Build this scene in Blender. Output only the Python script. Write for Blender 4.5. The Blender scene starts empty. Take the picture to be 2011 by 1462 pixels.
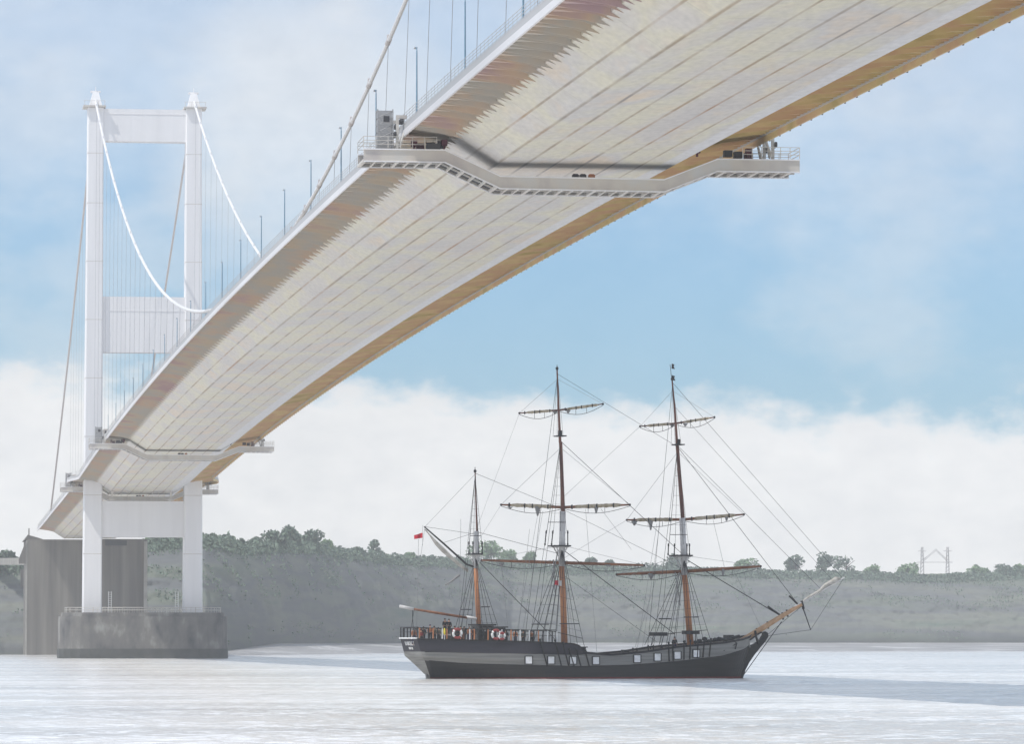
import bpy, math, random
from mathutils import Vector, Matrix, noise
R = math.radians
random.seed(7)
S = bpy.context.scene
COL = S.collection

# ------------------------------------------------------------------ camera model
F, YAW, PITCH, HCAM = 9111.0, 0.1323, 0.0582, 3.9
FW = Vector((math.sin(YAW) * math.cos(PITCH), math.cos(YAW) * math.cos(PITCH), math.sin(PITCH)))
RT = Vector((math.cos(YAW), -math.sin(YAW), 0))
UP = RT.cross(FW)
CAMP = Vector((0, 0, HCAM))


def ray(px, py):
    return FW * F + RT * (px - 1005.5) + UP * (731 - py)


def atY(px, py, Y):
    d = ray(px, py)
    return CAMP + d * (Y / d.y)


# ------------------------------------------------------------------ bridge profile
XC, YT, YM, ZM, ZT, HW = 58.8, 1111.6, 617.6, 49.5, 42.9, 15.8
YANCH = 1415.0


def deck_z(y):
    if y > YT:
        return ZT - (y - YT) * 0.0148
    t = (y - YM) / 494.0
    return ZM - (ZM - ZT) * t * t


# ------------------------------------------------------------------ mesh builder
class MB:
    def __init__(s):
        s.v, s.f, s.m = [], [], []

    def add(s, vs, fs, mi=0):
        n = len(s.v)
        s.v += [tuple(v) for v in vs]
        s.f += [tuple(i + n for i in f) for f in fs]
        s.m += [mi] * len(fs)
        return s

    def box(s, c, d, mi=0, rz=0, rot=None):
        c = Vector(c)
        q = rot if rot is not None else Matrix.Rotation(rz, 3, 'Z')
        vs = [c + q @ Vector((x * d[0] / 2, y * d[1] / 2, z * d[2] / 2)) for x in (-1, 1) for y in (-1, 1) for z in (-1, 1)]
        return s.add(vs, [(0, 1, 3, 2), (4, 6, 7, 5), (0, 4, 5, 1), (2, 3, 7, 6), (0, 2, 6, 4), (1, 5, 7, 3)], mi)

    def tube(s, pts, rad, n=6, mi=0, cap=True):
        pts = [Vector(p) for p in pts]
        if not hasattr(rad, '__len__'):
            rad = [rad] * len(pts)
        vs, fs = [], []
        for i, p in enumerate(pts):
            t = (pts[min(i + 1, len(pts) - 1)] - pts[max(i - 1, 0)]).normalized()
            a = Vector((0, 0, 1)) if abs(t.z) < .9 else Vector((1, 0, 0))
            e1 = t.cross(a).normalized()
            e2 = t.cross(e1)
            for k in range(n):
                w = 2 * math.pi * k / n
                vs.append(p + (e1 * math.cos(w) + e2 * math.sin(w)) * rad[i])
        for i in range(len(pts) - 1):
            for k in range(n):
                a, b = i * n + k, i * n + (k + 1) % n
                fs.append((a, b, b + n, a + n))
        if cap:
            fs.append(tuple(range(n)))
            fs.append(tuple((len(pts) - 1) * n + k for k in reversed(range(n))))
        return s.add(vs, fs, mi)

    def sweep(s, secs, closed=True, mi=0, caps=True):
        n = len(secs[0])
        vs = [p for q in secs for p in q]
        fs = []
        for i in range(len(secs) - 1):
            for k in range(n if closed else n - 1):
                a, b = i * n + k, i * n + (k + 1) % n
                fs.append((a, b, b + n, a + n))
        if caps and closed:
            fs.append(tuple(range(n)))
            fs.append(tuple((len(secs) - 1) * n + k for k in reversed(range(n))))
        return s.add(vs, fs, mi)

    def plate(s, poly, off):
        """poly of 3d points extruded by vector off"""
        off = Vector(off)
        n = len(poly)
        vs = [Vector(p) - off / 2 for p in poly] + [Vector(p) + off / 2 for p in poly]
        fs = [tuple(range(n)), tuple(reversed(range(n, 2 * n)))]
        fs += [(i, i + n, (i + 1) % n + n, (i + 1) % n) for i in range(n)]
        return s.add(vs, fs)

    def ball(s, c, r, n=8, mi=0):
        c = Vector(c)
        r = Vector(r) if hasattr(r, '__len__') else Vector((r, r, r))
        secs = []
        for i in range(n // 2 + 1):
            a = -math.pi / 2 + math.pi * i / (n // 2)
            rr = max(math.cos(a), .03)
            secs.append([c + Vector((r.x * rr * math.cos(2 * math.pi * k / n), r.y * rr * math.sin(2 * math.pi * k / n), r.z * math.sin(a))) for k in range(n)])
        return s.sweep(secs, mi=mi)

    def build(s, name, mats, parent=None, loc=None, smooth=False):
        me = bpy.data.meshes.new(name)
        me.from_pydata(s.v, [], s.f)
        mats = mats if isinstance(mats, (list, tuple)) else [mats]
        for m in mats:
            me.materials.append(m)
        me.polygons.foreach_set('material_index', s.m)
        if smooth:
            me.polygons.foreach_set('use_smooth', [True] * len(s.f))
        me.update()
        if len(s.f) < 30000:
            import bmesh
            bm = bmesh.new(); bm.from_mesh(me)
            bmesh.ops.recalc_face_normals(bm, faces=bm.faces)
            bm.to_mesh(me); bm.free()
        o = bpy.data.objects.new(name, me)
        COL.objects.link(o)
        if parent:
            o.parent = parent
        if loc is not None:
            o.location = loc
        return o


def tag(o, label=None, cat=None, group=None, kind=None):
    if label: o['label'] = label
    if cat: o['category'] = cat
    if group: o['group'] = group
    if kind: o['kind'] = kind
    return o


def empty(name, loc, label=None, cat=None, group=None, rz=0):
    o = bpy.data.objects.new(name, None)
    COL.objects.link(o)
    o.location = loc
    o.rotation_euler = (0, 0, rz)
    o.empty_display_size = .2
    return tag(o, label, cat, group)


def copy_tree(o, parent=None):
    c = o.copy()
    COL.objects.link(c)
    if parent: c.parent = parent
    for ch in list(o.children):
        copy_tree(ch, c)
    return c


# ------------------------------------------------------------------ materials
def new_mat(name):
    m = bpy.data.materials.new(name)
    m.use_nodes = True
    nt = m.node_tree
    return m, nt, nt.nodes['Principled BSDF']


def N(nt, typ, **kw):
    n = nt.nodes.new(typ)
    for k, v in kw.items():
        if k.startswith('i_'):
            key = k[2:]
            n.inputs[int(key) if key.isdigit() else key].default_value = v
        else:
            setattr(n, k, v)
    return n


def rgba(c): return (c[0], c[1], c[2], 1)


def mottled(name, cols, scale=1.0, rough=.6, stretch=(1, 1, 1), detail=6, bump=0.0, spec=.3, coord='Object', lo=.3, hi=.7, metal=0):
    """noise driven ramp through cols"""
    m, nt, b = new_mat(name)
    L = nt.links.new
    tc = N(nt, 'ShaderNodeTexCoord')
    mp = N(nt, 'ShaderNodeMapping')
    mp.inputs['Scale'].default_value = stretch
    L(tc.outputs[coord], mp.inputs[0])
    no = N(nt, 'ShaderNodeTexNoise')
    no.inputs['Scale'].default_value = scale
    no.inputs['Detail'].default_value = detail
    L(mp.outputs[0], no.inputs['Vector'])
    cr = N(nt, 'ShaderNodeValToRGB')
    e = cr.color_ramp.elements
    e[0].position, e[0].color = lo, rgba(cols[0])
    e[1].position, e[1].color = hi, rgba(cols[-1])
    for i, c in enumerate(cols[1:-1]):
        q = e.new(lo + (hi - lo) * (i + 1) / (len(cols) - 1))
        q.color = rgba(c)
    L(no.outputs[0], cr.inputs[0])
    L(cr.outputs[0], b.inputs['Base Color'])
    b.inputs['Roughness'].default_value = rough
    b.inputs['Specular IOR Level'].default_value = spec
    b.inputs['Metallic'].default_value = metal
    if bump:
        bp = N(nt, 'ShaderNodeBump')
        bp.inputs['Strength'].default_value = bump
        L(no.outputs[0], bp.inputs['Height'])
        L(bp.outputs[0], b.inputs['Normal'])
    return m


def flat(name, c, rough=.6, var=.12, scale=3.0, **kw):
    a = tuple(x * (1 - var) for x in c)
    d = tuple(min(1, x * (1 + var)) for x in c)
    return mottled(name, [a, d], scale=scale, rough=rough, **kw)


M = {}
M['white_steel'] = mottled('white_steel', [(.80, .79, .79), (.88, .87, .87)], .5, .5, stretch=(1, 1, .06))
M['fascia'] = mottled('fascia', [(.62, .60, .60), (.8, .78, .78)], .12, .4, stretch=(1, .15, 1))
M['fascia_grey'] = mottled('fascia_grey', [(.40, .40, .40), (.52, .51, .51)], .12, .5, stretch=(1, .15, 1))
M['dark_rail'] = flat('dark_rail', (.10, .09, .09))
M['gantry_steel'] = mottled('gantry_steel', [(.50, .46, .44), (.62, .58, .52), (.60, .60, .58)], .35, .5)
M['cable_white'] = flat('cable_white', (.80, .79, .78), .4)
M['cable_side'] = flat('cable_side', (.58, .54, .52), .5)
M['hanger'] = flat('hanger', (.34, .34, .34), .5)
M['lamp_blue'] = flat('lamp_blue', (.20, .33, .43), .4)
M['conc_dark'] = mottled('concrete_pier', [(.07, .07, .075), (.14, .135, .13), (.19, .18, .165), (.34, .33, .31)], .3, .9, stretch=(1, 1, .5), bump=.4, detail=9)
M['conc_wet'] = mottled('wet_concrete', [(.05, .055, .05), (.09, .09, .085)], .4, .6, detail=8)
M['conc_anch'] = mottled('concrete_anchorage', [(.12, .11, .10), (.18, .165, .145), (.25, .23, .20)], .35, .9, stretch=(1, 1, .05), detail=7)
M['conc_anch_light'] = mottled('concrete_cap', [(.30, .28, .25), (.42, .40, .36)], .3, .9)
M['black_hull'] = mottled('black_hull', [(.005, .005, .006), (.016, .015, .016)], .9, .42, stretch=(.2, .3, 5), detail=8, spec=.35)
M['grey_hull'] = mottled('grey_hull', [(.17, .168, .16), (.24, .238, .225), (.30, .295, .28)], .9, .6, stretch=(.2, .3, 5), detail=8)
M['dark_hull'] = mottled('slate_hull', [(.018, .017, .026), (.038, .036, .048)], .6, .6, stretch=(.35, 1, 2), detail=8)
M['red_boot'] = flat('red_boot', (.16, .02, .02))
M['mast_orange'] = mottled('varnished_mast', [(.40, .15, .06), (.52, .22, .09)], 1.5, .45, stretch=(1, 1, .3))
M['bowsprit_tan'] = mottled('bowsprit_varnish', [(.42, .24, .13), (.58, .38, .22)], 1.5, .45)
M['mast_purple'] = mottled('dull_mast', [(.13, .05, .04), (.22, .09, .06)], 1.2, .5, stretch=(1, 1, .4))
M['yard_wood'] = mottled('yard_wood', [(.14, .055, .03), (.30, .13, .06)], 1.6, .5)
M['mast_white'] = flat('white_spar_paint', (.62, .61, .60))
M['rig_black'] = flat('tarred_rope', (.035, .035, .038), .7)
M['rig_grey'] = flat('grey_rope', (.24, .24, .24), .7)
M['canvas'] = mottled('furled_canvas', [(.22, .18, .12), (.42, .36, .26), (.52, .47, .38)], 2.5, .8, bump=.3)
M['canvas_white'] = mottled('white_canvas', [(.34, .32, .28), (.56, .54, .50)], 2.0, .8, bump=.3)
M['port_white'] = flat('port_white', (.9, .9, .9))
M['deck_wood'] = mottled('deck_wood', [(.25, .17, .10), (.38, .27, .17)], 2, .7, stretch=(.2, 3, 1))
M['post_orange'] = flat('post_orange', (.50, .20, .09))
M['red'] = flat('red_cloth', (.55, .03, .05))
M['white'] = flat('white_paint', (.78, .78, .77), var=.05)
M['skin'] = flat('skin', (.45, .25, .17), var=.06)
M['black_cloth'] = flat('black_cloth', (.014, .013, .016))
M['navy_cloth'] = flat('navy_cloth', (.02, .02, .07))
M['orange_cloth'] = flat('orange_cloth', (.34, .13, .05))
M['red_cloth'] = flat('red_jacket', (.28, .05, .05))
M['yellow_cloth'] = flat('yellow_cloth', (.75, .62, .05))
M['khaki_cloth'] = flat('khaki_cloth', (.10, .09, .06))
M['hair'] = flat('dark_hair', (.02, .015, .012))
M['maroon'] = flat('maroon_motor', (.10, .02, .035))
M['box_dark'] = flat('dark_cabinet', (.05, .05, .055))
M['bark'] = flat('bark', (.12, .09, .07))
M['pylon_steel'] = flat('pylon_steel', (.48, .45, .45))


def deck_material():
    """pale painted underside: fields of mauve, cream and orange weathering, rusty seams along the bridge"""
    m, nt, b = new_mat('deck_underside')
    L = nt.links.new
    tc = N(nt, 'ShaderNodeTexCoord')
    sx = N(nt, 'ShaderNodeSeparateXYZ')
    L(tc.outputs['Object'], sx.inputs[0])

    def noise_(sc, st, det=5):
        mp = N(nt, 'ShaderNodeMapping'); mp.inputs['Scale'].default_value = st
        L(tc.outputs['Object'], mp.inputs[0])
        n = N(nt, 'ShaderNodeTexNoise'); n.inputs['Scale'].default_value = sc; n.inputs['Detail'].default_value = det
        L(mp.outputs[0], n.inputs[0])
        return n

    def ramp(src, stops):
        cr = N(nt, 'ShaderNodeValToRGB'); e = cr.color_ramp.elements
        e[0].position, e[0].color = stops[0][0], rgba(stops[0][1])
        e[1].position, e[1].color = stops[-1][0], rgba(stops[-1][1])
        for p, c in stops[1:-1]:
            q = e.new(p); q.color = rgba(c)
        L(src, cr.inputs[0]); return cr

    def mix(f, a, c, mode='MIX'):
        x = N(nt, 'ShaderNodeMix', data_type='RGBA', blend_type=mode)
        if isinstance(f, float): x.inputs[0].default_value = f
        else: L(f, x.inputs[0])
        for s_, v in ((6, a), (7, c)):
            if isinstance(v, tuple): x.inputs[s_].default_value = rgba(v)
            else: L(v, x.inputs[s_])
        return x.outputs[2]

    n1 = noise_(.10, (1, .30, 1), 8)
    n2 = noise_(.4, (1, .3, 1), 6)
    n3 = noise_(2.2, (1, .3, 1), 6)
    base = ramp(n1.outputs[0], [(.3, (.63, .60, .58)), (.42, (.69, .65, .60)), (.5, (.74, .70, .56)), (.58, (.66, .635, .61)), (.68, (.74, .64, .53))]).outputs[0]
    warm = ramp(n2.outputs[0], [(.55, (0, 0, 0)), (.72, (1, 1, 1))]).outputs[0]
    w1 = N(nt, 'ShaderNodeMath', operation='MULTIPLY', i_1=.4); L(warm, w1.inputs[0])
    c = mix(w1.outputs[0], base, (.80, .66, .48))
    # rusty seams: x positions on the bottom plate
    seams = None
    for xs, wd in ((-7.6, .22), (-5.1, .2), (-2.6, .16), (-.1, .2), (2.4, .16), (4.9, .14), (-9.4, .12)):
        d = N(nt, 'ShaderNodeMath', operation='SUBTRACT', i_1=xs); L(sx.outputs[0], d.inputs[0])
        a = N(nt, 'ShaderNodeMath', operation='ABSOLUTE'); L(d.outputs[0], a.inputs[0])
        r = N(nt, 'ShaderNodeMapRange'); r.inputs[1].default_value = wd * .35; r.inputs[2].default_value = wd; r.inputs[3].default_value = 1; r.inputs[4].default_value = 0
        L(a.outputs[0], r.inputs[0])
        if seams is None: seams = r.outputs[0]
        else:
            s_ = N(nt, 'ShaderNodeMath', operation='MAXIMUM'); L(seams, s_.inputs[0]); L(r.outputs[0], s_.inputs[1]); seams = s_.outputs[0]
    sn = N(nt, 'ShaderNodeMapRange'); sn.inputs[1].default_value = .35; sn.inputs[2].default_value = .6; sn.inputs[3].default_value = .25; sn.inputs[4].default_value = .95
    L(n2.outputs[0], sn.inputs[0])
    sm = N(nt, 'ShaderNodeMath', operation='MULTIPLY'); L(seams, sm.inputs[0]); L(sn.outputs[0], sm.inputs[1])
    seamcol = ramp(n1.outputs[0], [(.35, (.42, .22, .10)), (.5, (.40, .30, .18)), (.65, (.30, .26, .24))]).outputs[0]
    c = mix(sm.outputs[0], c, seamcol)
    ps = N(nt, 'ShaderNodeMapRange'); ps.inputs[1].default_value = 6.3; ps.inputs[2].default_value = 6.6; ps.inputs[3].default_value = 0; ps.inputs[4].default_value = .8
    L(sx.outputs[0], ps.inputs[0])
    c = mix(ps.outputs[0], c, (.74, .74, .76))
    # transverse plate joints every 18.3 m
    md = N(nt, 'ShaderNodeMath', operation='PINGPONG', i_1=9.15); L(sx.outputs[1], md.inputs[0])
    r = N(nt, 'ShaderNodeMapRange'); r.inputs[1].default_value = .0; r.inputs[2].default_value = .16; r.inputs[3].default_value = .35; r.inputs[4].default_value = 0
    L(md.outputs[0], r.inputs[0])
    c = mix(r.outputs[0], c, (.35, .30, .27))
    fine = ramp(n3.outputs[0], [(.3, (.84, .84, .84)), (.7, (1, 1, 1))]).outputs[0]
    c = mix(1.0, c, fine, 'MULTIPLY')
    L(c, b.inputs['Base Color'])
    b.inputs['Roughness'].default_value = .5
    b.inputs['Specular IOR Level'].default_value = .3
    return m


M['deck'] = deck_material()
M['cant_left'] = mottled('cantilever_steel_rusty', [(.50, .35, .35), (.58, .48, .36), (.50, .47, .42), (.60, .46, .34), (.50, .37, .38)], .13, .6, stretch=(.8, .35, 1), detail=5)
M['cant_right'] = mottled('cantilever_steel_ochre', [(.46, .35, .14), (.60, .47, .22), (.58, .38, .22), (.66, .50, .26), (.48, .38, .16)], .14, .6, stretch=(.9, .6, 1), detail=5)
M['foliage'] = mottled('foliage', [(.12, .17, .12), (.155, .21, .15), (.19, .24, .17)], .35, .8, detail=4)
M['foliage_light'] = mottled('foliage_light', [(.16, .25, .13), (.26, .37, .19)], .4, .8, detail=4)
M['cliff'] = mottled('wooded_cliff', [(.10, .135, .11), (.145, .16, .125), (.125, .13, .13), (.175, .18, .145), (.105, .145, .11)], .022, .95, stretch=(.35, .35, 5.5), detail=9, lo=.25, hi=.75)
M['grassland'] = mottled('plateau_grass', [(.10, .12, .06), (.16, .18, .09)], .02, .95)
M['mud'] = mottled('mud', [(.14, .135, .125), (.22, .21, .20), (.30, .29, .275), (.62, .61, .60)], .06, .45, stretch=(.5, .35, 1), detail=9, spec=.6)


def water_material():
    m, nt, b = new_mat('water')
    L = nt.links.new
    tc = N(nt, 'ShaderNodeTexCoord')

    def noise_(sc, st=(1, 1, 1), det=4, rough=.6):
        mp = N(nt, 'ShaderNodeMapping'); mp.inputs['Scale'].default_value = st
        L(tc.outputs['Object'], mp.inputs[0])
        n = N(nt, 'ShaderNodeTexNoise'); n.inputs['Scale'].default_value = sc; n.inputs['Detail'].default_value = det; n.inputs['Roughness'].default_value = rough
        L(mp.outputs[0], n.inputs[0])
        return n
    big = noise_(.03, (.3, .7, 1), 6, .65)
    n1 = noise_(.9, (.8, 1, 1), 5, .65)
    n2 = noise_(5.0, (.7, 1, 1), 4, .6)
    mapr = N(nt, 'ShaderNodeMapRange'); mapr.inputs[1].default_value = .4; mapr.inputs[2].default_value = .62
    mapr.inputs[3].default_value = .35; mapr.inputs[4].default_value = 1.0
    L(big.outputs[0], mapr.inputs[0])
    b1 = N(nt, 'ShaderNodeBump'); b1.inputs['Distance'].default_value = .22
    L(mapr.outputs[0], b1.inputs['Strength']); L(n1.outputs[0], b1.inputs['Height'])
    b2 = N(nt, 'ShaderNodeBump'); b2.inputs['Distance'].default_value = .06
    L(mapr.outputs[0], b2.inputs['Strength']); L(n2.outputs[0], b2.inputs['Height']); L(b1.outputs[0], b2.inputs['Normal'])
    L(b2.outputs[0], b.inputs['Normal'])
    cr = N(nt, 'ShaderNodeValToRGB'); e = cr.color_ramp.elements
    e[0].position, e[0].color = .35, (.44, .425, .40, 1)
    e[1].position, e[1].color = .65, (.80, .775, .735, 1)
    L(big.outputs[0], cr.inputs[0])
    glint = noise_(2.2, (.22, .55, 1), 6, .75)  # white flecks painted into the water colour as glitter
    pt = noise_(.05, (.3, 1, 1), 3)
    ad = N(nt, 'ShaderNodeMath', operation='MULTIPLY_ADD', i_1=.5); L(pt.outputs[0], ad.inputs[0]); L(glint.outputs[0], ad.inputs[2])
    glint_mask = N(nt, 'ShaderNodeMapRange'); glint_mask.inputs[1].default_value = .765; glint_mask.inputs[2].default_value = .82
    L(ad.outputs[0], glint_mask.inputs[0])
    mxx = N(nt, 'ShaderNodeMix', data_type='RGBA'); L(glint_mask.outputs[0], mxx.inputs[0]); L(cr.outputs[0], mxx.inputs[6]); mxx.inputs[7].default_value = (.95, .95, .95, 1)
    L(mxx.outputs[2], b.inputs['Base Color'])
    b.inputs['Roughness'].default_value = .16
    b.inputs['IOR'].default_value = 1.33
    return m


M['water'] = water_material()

# ------------------------------------------------------------------ setting
w = MB()
w.add([(-1200, -250, -.35), (2800, -250, -.35), (2800, 3300, -.35), (-1200, 3300, -.35)], [(0, 1, 2, 3)])
vs = []
NXW, NYW = 430, 760
PYS = [1275 + (1500 - 1275) * (i / NYW) for i in range(NYW + 1)]
for py in PYS:
    Y = HCAM * F / (py - 1262.0)
    for i in range(NXW + 1):
        X = Y * (-.10 + .43 * i / NXW)
        p = Vector((X, Y, 0))
        calm = .45 + .55 * min(1, max(0, .5 + 1.6 * noise.noise(Vector((X * .012, Y * .02, 4)))))
        z = noise.noise(Vector((X * .16, Y * .30, 0))) * .10 + noise.noise(Vector((X * .5, Y * .8, 9))) * .07 + noise.noise(Vector((X * 1.5, Y * 2.0, 5))) * .03
        vs.append((X, Y, z * calm))
n = NXW + 1
w.add(vs, [(j * n + i, j * n + i + 1, (j + 1) * n + i + 1, (j + 1) * n + i) for j in range(NYW) for i in range(NXW)])
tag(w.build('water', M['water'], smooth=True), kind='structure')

ridge = [(-500, 1108), (-200, 1106), (0, 1104), (45, 1104), (150, 1095), (250, 1075), (290, 1058), (340, 1052), (395, 1050), (430, 1052), (475, 1068), (505, 1066), (560, 1062), (640, 1066),
         (665, 1076), (700, 1078), (760, 1088), (840, 1091), (930, 1096), (1000, 1098), (1060, 1104), (1150, 1108), (1250, 1110), (1400, 1113),
         (1540, 1119), (1600, 1119), (1720, 1121), (1800, 1127), (1870, 1126), (1960, 1122), (2011, 1118), (2200, 1116), (2600, 1112)]


def interp(tab, x):
    if x <= tab[0][0]: return tab[0][1]
    for (a, b), (c, d) in zip(tab, tab[1:]):
        if x <= c: return b + (d - b) * (x - a) / (c - a)
    return tab[-1][1]


footY = [(-500, 1460), (300, 1450), (400, 1460), (460, 1510), (540, 1620), (640, 1780), (800, 1980), (1000, 2150), (2600, 2300)]
footz = [(-500, 0.3), (430, .6), (540, 3.5), (2600, 3.7)]


def hill_pt(px, t):
    """t 0 foot .. 1 ridge"""
    Y0 = interp(footY, px)
    Y1 = Y0 + 110
    top = atY(px, interp(ridge, px) + 7, Y1)
    X0 = atY(px, 1262, Y0).x
    z0 = interp(footz, px)
    zz = z0 + (top.z - z0) * (t ** .75)
    Y = Y0 + (Y1 - Y0) * t ** 1.3
    X = X0 + (top.x - X0) * t
    return Vector((X, Y, zz))


hb = MB()
NX, NT = 900, 60
vs = []
for i in range(NX + 1):
    px = -500 + 3100 * i / NX
    for j in range(NT + 1):
        t = j / NT
        p = hill_pt(px, t)
        a = math.sin(min(t * 1.1, 1) * math.pi) if t < 1 else 0
        d = noise.fractal(p * .035, 1, 2, 5) * 4 * a + noise.fractal(p * .15, 1, 2, 4) * 1.2 * (a + .15)
        cr_ = 1 - min(1, noise.voronoi(p * .17)[0][0] * 1.25) ** 2
        d += cr_ * 1.9 * min(1, t * 5) + (noise.voronoi(p * .5)[0][0] - .4) * -.5
        if j == 0: d = 0; p.z -= 2.5
        p.y -= d
        p.z += d * .16 + (noise.noise(p * .12) * .8 if t > .9 else 0)
        vs.append(p)
    p = vs[-1]
    vs.append(p + Vector((0, 500, 4)))
n = NT + 2
hb.add(vs, [(i * n + j, (i + 1) * n + j, (i + 1) * n + j + 1, i * n + j + 1) for i in range(NX) for j in range(n - 1)])
hb.m = [0 if (k % (n - 1)) < n - 2 else 1 for k in range(len(hb.f))]
tag(hb.build('hill', [M['cliff'], M['grassland']], smooth=True), kind='structure')

# mud bank at low water
mud = MB()
edge = [(447, 1291), (470, 1289), (520, 1287.5), (600, 1286.5), (700, 1285), (800, 1284), (900, 1283), (1100, 1281.5), (1400, 1280), (1700, 1279.5), (2011, 1279), (2600, 1279)]
edge = [(a, b + (2.2 if a > 1000 else 1)) for a, b in edge]
vs = []
NM = 200
for i in range(NM + 1):
    px = 440 + (2560 - 440) * i / NM
    ye = interp(edge, px)
    Yn = HCAM * F / (ye - 1262.0) * 1.0
    Yn += noise.noise(Vector((px * .02, 3, 1))) * 22 + noise.noise(Vector((px * .09, 7, 1))) * 8
    Yf = interp(footY, px) + 14
    if px < 470: Yn = min(Yn, Yf - 4)
    Yn = min(Yn, Yf - 5)
    for j in range(15):
        t = j / 14
        Y = Yn + (Yf - Yn) * t
        zz = -.25 + (interp(footz, px) + .4) * t ** 1.5
        X = -207 * 0 + atY(px, 1262, Y).x
        zz += noise.fractal(Vector((X * .03, Y * .06, 0)), 1, 2, 5) * .45 * math.sin(math.pi * min(t + .08, 1))
        vs.append((X, Y, zz))
mud.add(vs, [(i * 15 + j, (i + 1) * 15 + j, (i + 1) * 15 + j + 1, i * 15 + j + 1) for i in range(NM) for j in range(14)])
tag(mud.build('mudflat', M['mud'], smooth=True), kind='structure')


# leaf clump helper
def leaf(mb, p, s):
    a = Vector((random.gauss(0, 1), random.gauss(0, 1), random.gauss(0, 1))).normalized()
    b = a.cross(Vector((random.gauss(0, 1), random.gauss(0, 1), random.gauss(0, 1)))).normalized()
    mb.add([p + a * s, p + b * s * .7, p - a * s, p - b * s * .7], [(0, 1, 2, 3)])


scrub = MB()
for i in range(60000):
    px = random.uniform(-60, 2080)
    t = random.random() ** .8
    if random.random() < .45: t = random.uniform(.86, 1.02)
    p = hill_pt(px, min(t, 1))
    # clumped
    q = noise.fractal(p * .05, 1, 2, 4)
    if t < .8 and (q < .16 or (.1 < t < .3)): continue
    d = noise.fractal(p * .035, 1, 2, 5) * 4 * math.sin(min(t * 1.1, 1) * math.pi) if t < 1 else 0
    p.y -= d + random.uniform(.3, 2.6)
    p.z += random.uniform(0, 1.8 if t < .9 else 2.6) * (0.5 + max(q, 0))
    leaf(scrub, p, random.uniform(.35, .75) * (1.15 if t > .85 else .8))
tag(scrub.build('scrub', M['foliage']), 'dark green scrub and woodland covering the river cliff behind the ship', 'woodland', kind='stuff')


def tree(px, py_base, py_top, wpx, Y, label, light=False, airy=False, name='tree'):
    Y = interp(footY, px) + 112
    base = atY(px, py_base, Y)
    top = atY(px, py_top, Y)
    s = F / Y
    h = top.z - base.z
    wd = wpx / s
    root = empty(name, base - Vector((0, 0, 1.5)), label, 'tree', 'trees along the cliff top')
    tr = MB()
    tr.tube([(0, 0, -1), (.1, 0, h * .35), (0, .1, h * .75)], [h * .045, h * .03, h * .012], 6)
    cr = MB()
    for k in range(6):
        a = k * 1.05 + random.random()
        z0 = h * random.uniform(.2, .5)
        e = Vector((math.cos(a) * wd * .36, math.sin(a) * wd * .3, z0 + h * random.uniform(.2, .4)))
        tr.tube([(0, 0, z0), e * .5 + Vector((0, 0, z0 * .5)), e], [h * .02, h * .013, h * .006], 5)
    tr.build('trunk', M['bark'], root)
    lobes = []
    for k in range(9 if not airy else 7):
        a = random.uniform(0, 6.28)
        r = random.uniform(.1, .36) * wd
        zz = random.uniform(.32, .92) * h
        k_ = 1 - abs(zz / h - .55) * .8
        lobes.append((Vector((math.cos(a) * r * k_, math.sin(a) * r * .8 * k_, zz)), wd * random.uniform(.13, .24)))
    nleaf = 420 if airy else 900
    for k in range(nleaf):
        c, rr = random.choice(lobes)
        v = Vector((random.gauss(0, 1), random.gauss(0, 1), random.gauss(0, 1))).normalized() * rr * random.uniform(.55, 1.08)
        v.z *= .8
        leaf(cr, c + v, random.uniform(.3, .8) * 1.15)
    cr.build('crown', M['foliage_light' if light else 'foliage'], root)
    return root


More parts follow.
